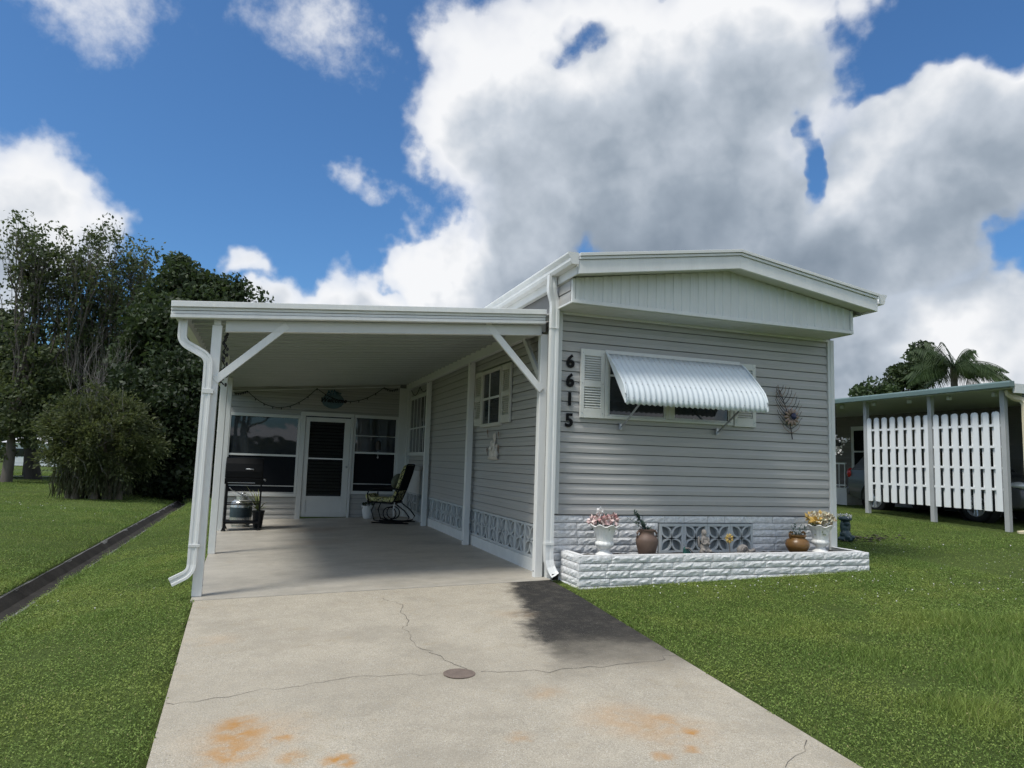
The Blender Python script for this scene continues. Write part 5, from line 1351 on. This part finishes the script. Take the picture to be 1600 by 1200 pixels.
build_left_trees()

def build_weeping_bush():
    b = polar(-11.1, 28.6); rr = random.Random(23)
    t = thing('weeping_bush', 'weeping yellow green bottlebrush bush with several stems on the lawn', 'bush', b, world=True)
    H = 4.0; mb = MB()
    for k in range(9):
        a = k*.7; q = .20+.18*rr.random(); e = (b[0]+1.3*math.cos(a)*rr.uniform(.5, 1), b[1]+1.0*math.sin(a), b[2]+H*rr.uniform(.55, .82))
        mb.tube([(b[0]+q*2.2*math.cos(a), b[1]+q*math.sin(a), b[2]-.1), (b[0]+q*2.3*math.cos(a), b[1]+q*1.2*math.sin(a), b[2]+.8), ((b[0]+e[0])/2+.1*rr.gauss(0, 1), (b[1]+e[1])/2, b[2]+1.8), e], .16, 8, .03)
    pt(t, 'stems', mb, mat('pale_peeling_bark', (.20, .17, .135), .9, .45, 5, .6, 25, stretch=(1, 1, .25)), True)
    # arching plumes: each a spray of drooping strands, with gaps between them
    pts = []; dirs = []; tw = MB()
    for i in range(160):
        while True:
            q = (rr.uniform(-1, 1), rr.uniform(-1, 1), rr.uniform(-1, 1)); l = math.sqrt(sum(v*v for v in q))
            if .45 < l < 1: break
        wf = 1.0-.42*sm(-.1, -.95, q[2])-.10*sm(.3, .9, q[2])
        c = Vector((b[0]+.1+q[0]*1.75*wf+.2*max(0, q[0])*(.3-q[2]), b[1]+q[1]*1.5*wf, b[2]+2.12+q[2]*1.52+rr.gauss(0, .12)))
        ax = Vector((q[0]*.8+rr.gauss(0, .25), q[1]*.8+rr.gauss(0, .25), .75*q[2]+.45+rr.gauss(0, .2))).normalized()
        root = c-ax*rr.uniform(.5, .9); tw.tube([root, c, c+ax*.25], .014, 5, .006, cap=False)
        for k in range(rr.randint(30, 62)):
            o = root.lerp(c, rr.uniform(.35, 1.15)); d = (ax+Vector((rr.gauss(0, .42), rr.gauss(0, .42), rr.gauss(0, .35)))).normalized(); L = rr.uniform(.22, .62)*(1.5 if rr.random() < .1 else 1); dr = rr.uniform(.12, .5)
            for j in range(7):
                u = j/6; pts.append(o+d*L*u+Vector((0, 0, -dr*u*u))); dirs.append((d+Vector((0, 0, -1.5*dr*u))).normalized())
    pt(t, 'branch_ends', tw, M_bark)['kind'] = 'stuff'
    P = np.array([tuple(p) for p in pts]); Dr = np.array([tuple(p) for p in dirs])
    Dr = Dr+RNG.normal(size=Dr.shape)*.38; Dr /= np.linalg.norm(Dr, axis=1)[:, None]
    r = RNG.normal(size=P.shape); s = np.cross(Dr, r); s /= np.linalg.norm(s, axis=1)[:, None]; l = RNG.uniform(.09, .18, len(P))[:, None]; w = .021
    P = P+RNG.normal(size=P.shape)*.035
    co = np.stack([P, P+Dr*l*.5+s*w, P+Dr*l, P+Dr*l*.5-s*w], 1).reshape(-1, 3); k = np.arange(len(P))*4
    raw('foliage', co, 4, np.stack([k, k+1, k+2, k+3], 1).ravel(), L_bush, t)
    # thin dry twigs showing through the middle
    tw = MB()
    for i in range(60):
        a = rr.uniform(0, 6.28); q = rr.uniform(.2, 1.6); z = rr.uniform(.6, 3.0); p = Vector((b[0]+q*math.cos(a), b[1]-abs(q*math.sin(a))*.9, b[2]+z)); e = p+Vector((rr.gauss(0, .4), rr.gauss(-.1, .2), rr.uniform(.25, .9)))
        tw.tube([p, p.lerp(e, .5)+Vector((rr.gauss(0, .05), 0, .05)), e], .012, 4, .005, cap=False)
    pt(t, 'dry_twigs', tw, M_paleb)['kind'] = 'stuff'
    dr = []
    for i in range(1700):
        a = rr.uniform(0, 6.28); q = rr.uniform(.4, 1.0); dr.append((b[0]+q*1.25*math.cos(a), b[1]+q*math.sin(a), b[2]+rr.uniform(.15, 1.3)))
    leaves(t, 'hanging_strands', np.array(dr), .40, L_bushlow, .09, up=(0, 0, -1, .75))
build_weeping_bush()

# ------------------------------------------------------------------ far left background
def build_far_left():
    f = thing('wire_fence', 'low wire fence with thin dark posts beyond the spreading oak', 'fence', polar(-15, 49), world=True)
    P0 = polar(-22, 49.5); P1 = polar(-10, 49.5)
    for i in range(8):
        u = i/7; x = P0[0]+(P1[0]-P0[0])*u; y = P0[1]+(P1[1]-P0[1])*u; pt(f, 'post', MB().tube([(x, y, HT(x, y)-.1), (x, y, HT(x, y)+1.15)], .035, 6), M_darkb)
    for z in (.35, .75, 1.12): pt(f, 'wire', MB().tube([(P0[0], P0[1], P0[2]+z), (P1[0], P1[1], P1[2]+z)], .008, 4), M_graypost)
    b = polar(-14.1, 78); h = thing('far_building', 'low white building seen past the oak trunk', 'building', b, world=True)
    pt(h, 'wall', BX(b[0]-2.4, b[0]+2.8, b[1]-2, b[1]+4, b[2], b[2]+2.0), M_picket)
    pt(h, 'roof', MB().prism([(b[0]-2.8, b[1]-2.3, b[2]+2.0), (b[0]+3.2, b[1]-2.3, b[2]+2.0), (b[0]+3.2, b[1]+4.3, b[2]+2.0), (b[0]-2.8, b[1]+4.3, b[2]+2.0)], [(b[0]-1.2, b[1]+.5, b[2]+2.8), (b[0]+1.6, b[1]+.5, b[2]+2.8), (b[0]+1.6, b[1]+1.5, b[2]+2.8), (b[0]-1.2, b[1]+1.5, b[2]+2.8)]), M_roof)
    for k in range(3): 
        w = pt(h, 'window', BX(b[0]-1.7+k*1.6, b[0]-1.0+k*1.6, b[1]-2.02, b[1]-2.003, b[2]+.8, b[2]+1.5), M_glassd)
    p = link('field_path', MB().add([polar(-24, 46.6), polar(-9, 46.6), polar(-9, 48), polar(-24, 48)], [(0, 1, 2, 3)]).mesh('field_path', mat('pale_path', (.26, .27, .16), .95, .2, 2)))
    for v in p.data.vertices: v.co.z = HT(v.co.x, v.co.y)+.09
    p['kind'] = 'structure'
build_far_left()

# ------------------------------------------------------------------ neighbour on the right
GX = 9.6
def gz(y): return float(np.interp(y, [-4, 1.3, 2.86, 4.53, 12], [.20, .33, .37, .44, .55]))
def build_neighbor():
    n = thing('neighbor_house', 'neighboring dark sided home with green edged carport roof on gray posts', 'house', (11, 5, .4), world=True)
    sl = MB(); x0, x1 = 9.32, 16
    ys = [.35, 1.3, 2.86, 4.53, 8, 14]
    vs = []
    for y in ys: vs += [(x0, y, gz(y)+.02), (x1, y, gz(y)+.02), (x0, y, gz(y)-.25), (x1, y, gz(y)-.25)]
    fs = []
    for i in range(5): a = i*4; b = a+4; fs += [(a, a+1, b+1, b), (a+2, a, b, b+2)]
    fs += [(0, 2, 3, 1), (20, 21, 23, 22)]
    s = link('neighbor_slab', MB().add(vs, fs).mesh('neighbor_slab', mat('neighbor_concrete', (.27, .26, .24), .9, .25, 3, .4, 60))); s['kind'] = 'structure'
    # roof with a green metal edge
    r = pt(n, 'roof', BX(9.38, 16.5, 1.0, 13, 3.02, 3.09), M_soffit)
    pr = [(9.26, 2.985), (9.26, 3.075), (9.29, 3.10), (9.40, 3.10), (9.40, 2.99)]
    rise = lambda y: .012*(4-y)
    pt(r, 'gutter', MB().prism([(x, .95, z+.045) for x, z in pr], [(x, 13, z-.03) for x, z in pr]), M_greensign, bev=.01)
    pt(r, 'fascia', BX(9.41, 16.5, .95, .998, 2.93, 3.10), M_trim)
    for i in range(7): pt(r, 'ceiling_lamp', MB().lathe([(.05, 0), (.05, .06), (.03, .08), (0, .08)], (9.75, 1.6+i*.95, 2.93), 10, cap=False), M_whitepot)
    for y in (1.32, 2.86, 4.53, 7.6): 
        pt(n, 'post', BX(GX-.045, GX+.045, y-.045, y+.045, gz(y)+.015, 3.018), M_graypost, bev=.005)
    pt(n, 'post', BX(9.75, 9.85, .98, 1.08, gz(1)+.0, 3.018), M_graypost, bev=.005)
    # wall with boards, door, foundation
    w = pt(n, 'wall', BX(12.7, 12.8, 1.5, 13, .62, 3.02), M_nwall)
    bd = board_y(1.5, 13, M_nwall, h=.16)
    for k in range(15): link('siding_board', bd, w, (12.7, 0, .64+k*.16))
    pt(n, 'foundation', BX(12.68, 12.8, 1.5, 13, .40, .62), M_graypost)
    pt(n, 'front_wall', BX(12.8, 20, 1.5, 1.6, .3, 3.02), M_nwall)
    d = pt(n, 'door', BX(12.63, 12.67, 7.30, 8.05, 1.0, 2.72), M_trim)
    pt(d, 'door_glass', BX(12.61, 12.628, 7.42, 7.93, 1.55, 2.6), M_glassd)
    pt(d, 'rail', BX(12.60, 12.609, 7.42, 7.93, 1.98, 2.02), M_trim)
    ld = pt(n, 'landing', BX(11.5, 12.66, 7.1, 9.8, .44, .98), M_ledge)
    for i in range(9): pt(ld, 'baluster', BX(11.50, 11.52, 7.15+i*.2, 7.17+i*.2, .98, 1.62), M_picket)
    pt(ld, 'hand_rail', BX(11.49, 11.53, 7.12, 9.0, 1.62, 1.66), M_picket); pt(ld, 'hand_rail', BX(11.49, 11.53, 7.12, 9.0, 1.04, 1.07), M_picket)
    # cream downspout at the near corner
    P = [(9.55, 1.20, 3.0), (9.55, 1.18, 2.93), (9.62, 1.12, 2.86), (9.68, 1.03, 2.82), (9.70, 1.0, 2.75), (9.70, 1.0, .55), (9.69, 1.0, .46), (9.62, 1.04, .41), (9.52, 1.1, .395)]
    pt(n, 'downspout', MB().sweep([(-.05, -.035), (.05, -.035), (.05, .035), (-.05, .035)], P, up=(0, 1, 0)), M_cream, bev=.006)
    sb = thing('splash_block', 'pale concrete splash block on the grass at the neighbor corner', 'block', (9.25, .95, gz(1)-.02))
    pt(sb, 'body', BX(-.28, .35, -.10, .22, 0, .045), M_ledge, bev=.012)
    pt(sb, 'lip', BX(-.28, .35, -.10, -.06, .0455, .065), M_ledge, bev=.006)
    # shadow-box fence between the posts
    fe = thing('picket_fence', 'white shadowbox picket fence panel hung between gray carport posts', 'fence', (GX, 2.9, .78), world=True)
    def picket(hw):
        o = [(-hw, 0), (hw, 0), (hw, 1.81), (hw*.72, 1.845), (0, 1.86), (-hw*.72, 1.845), (-hw, 1.81)]
        return MB().prism([(0, a, b) for a, b in o], [(.02, a, b) for a, b in o]).mesh('picket', M_picket)
    pk = picket(.056); pk2 = picket(.044)
    ya, yb = 1.44, 4.42; m = 15; st = (yb-ya)/(m-1); rr = random.Random(2)
    for i in range(m):
        y = ya+i*st; z0 = .775+.05*(1-u) if False else .775
        link('picket', pk, fe, (GX-.042, y, .765+.02*i/m+rr.uniform(-.004, .004)))
        if i < m-1: link('picket', pk2, fe, (GX+.022, y+st*.5-.012, .765+.02*i/m+rr.uniform(-.004, .004)))
    for z in (1.175, 1.57, 1.965, 2.365): pt(fe, 'rail', BX(GX-.020, GX+.020, 1.38, 4.48, z-.022, z+.022), M_picket)
    # hanging flower basket
    hb = thing('hanging_basket', 'white flowers in a hanging basket under the neighbor eave', 'flower basket', (9.75, 5.6, 1.9))
    rr = random.Random(9); f = MB()
    pt(hb, 'cord', MB().tube([(0, 0, .4), (0, 0, 1.1)], .006, 5), M_black)
    pt(hb, 'pot', MB().lathe([(0, .12), (.09, .12), (.14, .28), (0, .28)], (0, 0, 0), 14, cap=False), M_blackplastic, True)
    for k in range(34): petals(f, (rr.gauss(0, .10), rr.gauss(0, .10), .36-rr.random()*.42), .05, 12, .05, rr)
    pt(hb, 'flowers', f, M_whitefl)
build_neighbor()

def build_car():
    # nose towards the street (-y); local x across, built in world then moved
    g = gz(4)+.02; cx = 11.62; HWd = .90; y0 = 6.28; L = 4.45
    c = thing('parked_car', 'dark gray suv parked behind the white picket fence', 'car', (cx, 4.1, g))
    # side outline, u from the rear (0) to the nose (L): (u, z)
    low = [(0.05, .42), (.35, .30), (L-.5, .28), (L-.05, .36)]
    belt = [(0, .62), (.02, .95), (.10, 1.05), (1.0, 1.06), (2.6, 1.02), (3.25, .98), (L-.35, .88), (L-.03, .70)]
    roof = [(.18, 1.10), (.42, 1.52), (.75, 1.64), (1.6, 1.68), (2.3, 1.64), (2.75, 1.46), (3.25, 1.02)]
    Y = lambda u: (y0-4.1)-u
    out = [(0.05, .42), (0, .62), (.02, .95), (.10, 1.06), (1.0, 1.07), (2.2, 1.04), (3.25, 1.0), (L-.35, .90), (L-.03, .72), (L, .55), (L-.05, .36), (L-.5, .28), (.35, .30)]
    def ring(x, k, z_in): return [(x, Y(u*1.0+(k*.05 if u < .5 else (-k*.05 if u > L-.6 else 0))), z) for u, z in out]
    b = MB(); secs = [(-HWd, 1), (-HWd*.97, 0.2), (0, -.6), (HWd*.97, .2), (HWd, 1)]
    vs = []; m = len(out)
    for x, k in secs: vs += ring(x*(1.0), k, 0)
    fs = [(i*m+j, i*m+(j+1) % m, (i+1)*m+(j+1) % m, (i+1)*m+j) for i in range(4) for j in range(m)] + [tuple(range(m))[::-1], tuple(range(4*m, 5*m))]
    bd = pt(c, 'body', b.add(vs, fs), M_carpaint, True, bev=.03)
    cab = MB().prism([(-HWd+.02, Y(.12), 1.05)]+[(-.62, Y(u), z) for u, z in roof[1:6]]+[(-HWd+.06, Y(3.25), 1.0)], [(HWd-.02, Y(.12), 1.05)]+[(.62, Y(u), z) for u, z in roof[1:6]]+[(HWd-.06, Y(3.25), 1.0)])
    pt(c, 'cabin', cab, M_carpaint, True, bev=.03)
    def sidex(z): return -(HWd-.02)+(z-1.05)*(.26/.6)-.012
    for us in ((.55, .72, 1.30, 1.30), (1.38, 1.38, 2.12, 2.12), (2.20, 2.20, 2.48, 2.95)):
        a, bq, cq, dq = us; q = [(a, 1.10), (bq, 1.54), (cq, 1.57 if cq < 2.4 else 1.50), (dq, 1.08)]
        pt(c, 'side_window', MB().prism([(sidex(z)-.004, Y(u), z) for u, z in q], [(sidex(z)+.01, Y(u), z) for u, z in q]), M_glassd)
    pt(c, 'rear_window', MB().prism([(-.66, Y(.155), 1.16), (.66, Y(.155), 1.16), (.55, Y(.37), 1.48), (-.55, Y(.37), 1.48)], [(-.66, Y(.19), 1.14), (.66, Y(.19), 1.14), (.55, Y(.41), 1.46), (-.55, Y(.41), 1.46)]), M_glassd)
    pt(c, 'windshield', MB().prism([(-.72, Y(3.17), 1.09), (.72, Y(3.17), 1.09), (.58, Y(2.76), 1.48), (-.58, Y(2.76), 1.48)], [(-.72, Y(3.12), 1.08), (.72, Y(3.12), 1.08), (.58, Y(2.71), 1.46), (-.58, Y(2.71), 1.46)]), M_glassd)
    for s in (-1, 1):
        pt(c, 'tail_light', MB().ell((s*(HWd-.06), Y(.07), .95), (.10, .09, .13), 12, 8), M_red, True)
        pt(c, 'headlight', MB().ell((s*(HWd-.15), Y(L-.18), .80), (.16, .17, .08), 12, 8), M_chrome, True)
        for u in (.86, 3.46):
            w = pt(c, 'wheel', MB(), M_rubber) if False else None
            wy = Y(u); wx = s*(HWd-.10)
            prof = [(.225, -.11), (.30, -.115), (.345, -.09), (.355, -.04), (.355, .04), (.345, .09), (.30, .115), (.225, .11)]
            tyre = MB().lathe(prof, (0, 0, 0), 36, cap=False).mesh('wheel', M_rubber, True)
            o = link('wheel', tyre, c, (wx, wy, .355)); o.rotation_euler = (0, math.pi/2, 0)
            rim = MB().lathe([(.235, s*.07), (.235, s*.10), (.215, s*.112), (.205, s*.07), (.20, -s*.02), (0, -s*.03)], (0, 0, 0), 30, cap=False)
            for k in range(5):
                for e in (-.16, .16):
                    a = 2*math.pi*k/5+e; rim.tube([(.03*math.cos(a), .03*math.sin(a), s*.085), (.21*math.cos(a+.02), .21*math.sin(a+.02), s*.095)], .020, 5)
            rim.lathe([(.05, s*.06), (.05, s*.11), (.03, s*.12), (0, s*.12)], (0, 0, 0), 14, cap=False)
            link('rim', rim.mesh('rim', M_chrome, True), o)
            pt(c, 'wheel_arch', MB().tube([(s*(HWd-.02), wy+.42*math.cos(a), .355+.42*math.sin(a)) for a in [math.pi*i/14 for i in range(15)]], .045, 6), M_blackplastic, True)
            well = MB().lathe([(.40, -.12), (.40, .12), (0, .12)], (0, 0, 0), 20, cap=False).mesh('wheel_well', M_blackplastic)
            o2 = link('wheel_well', well, c, (s*(HWd-.10), wy, .36)); o2.rotation_euler = (0, -s*math.pi/2, 0)
    pt(c, 'rear_bumper', BX(-HWd+.03, HWd-.03, Y(.30), Y(-.03), .40, .60), M_blackplastic, bev=.04)
    pt(c, 'door_mirror', MB().ell((-HWd-.08, Y(2.75), 1.10), (.09, .06, .07), 10, 7), M_carpaint, True)
build_car()

# ------------------------------------------------------------------ palm and trees behind the neighbor
def build_right_trees():
    rr = random.Random(31)
    b = polar(51.2, 40); top = (b[0], b[1], elz(7.4, 40))
    t = thing('palm_tree', 'drooping feather palm behind the neighboring roof', 'tree', b, world=True)
    pt(t, 'trunk', MB().tube([(b[0], b[1], b[2]-.2), (b[0]+.1, b[1], b[2]+2), top], .22, 10, .15), M_bark, True)
    for k in range(26):
        a = k*2.399; e = rr.uniform(.1, 1.25); L = rr.uniform(2.3, 3.3); P = []
        for i in range(9):
            u = i/8; r = L*u*math.cos(e)*(1-.1*u); z = L*u*math.sin(e)-L*.62*u*u*(.55+.45*math.cos(e)); P.append(Vector((top[0]+r*math.cos(a), top[1]+r*math.sin(a), top[2]+z)))
        fr = MB().tube(P, .025, 5, .006); dr = Vector((math.cos(a), math.sin(a), 0)); sd = Vector((-math.sin(a), math.cos(a), 0))
        for i in range(46):
            u = .12+.88*i/45; j = min(7, int(u*8)); p = P[j].lerp(P[j+1], u*8-j); l = 1.0*math.sin(math.pi*min(1, .25+.72*u))
            for s in (-1, 1):
                d = (sd*s*.62+dr*.45+Vector((0, 0, -.8-.5*rr.random()))).normalized(); q = p+d*l
                fr.add([p, p.lerp(q, .5)+dr*.022, q, p.lerp(q, .5)-dr*.022], [(0, 1, 2, 3)])
        pt(t, 'frond', fr, L_palm)
    cl = ball_clumps([(49.3, 7.6, 46, .75, 1.4, 1.2, 22), (48.2, 6.6, 46, .8, 1.6, 1, 10)], rr, .55, .9)
    crown_tree('leafy_tree', 'rounded dark tree crown behind the feather palm', polar(49.2, 46), cl, 150, .26, L_oak, M_darkb, .2, 8)
    cl = ball_clumps([(46.4, 5.4, 44, 1.3, 1.0, 1.2, 20)], rr, .45, .8)
    crown_tree('shrub_tree', 'small loose tree left of the feather palm', polar(46.4, 44), cl, 110, .24, L_palm, M_darkb, .12, 8)
build_right_trees()

# ------------------------------------------------------------------ the house across the street (added out of view, height set for window reflections)
def build_across():
    h = thing('house_across_street', 'low plain house across the street, behind the camera', 'house', (-4, -34, -.25), world=True)
    pt(h, 'wall', BX(-12, 5, -40, -32, -.3, 2.55), M_houseacross)
    pt(h, 'roof', MB().prism([(-12.6, -40.6, 2.55), (5.6, -40.6, 2.55), (5.6, -31.4, 2.55), (-12.6, -31.4, 2.55)], [(-9, -36.4, 3.5), (2, -36.4, 3.5), (2, -35.6, 3.5), (-9, -35.6, 3.5)]), M_roof)
    for x in (-10, -6.5, 2): pt(h, 'window', BX(x, x+1.4, -31.99, -31.96, .9, 2.0), M_glassd)
    pt(h, 'door', BX(-2.5, -1.5, -31.99, -31.95, -.2, 1.95), M_carpaint)
build_across()
for o in ROOTS:
    if '_w' in o: del o['_w']
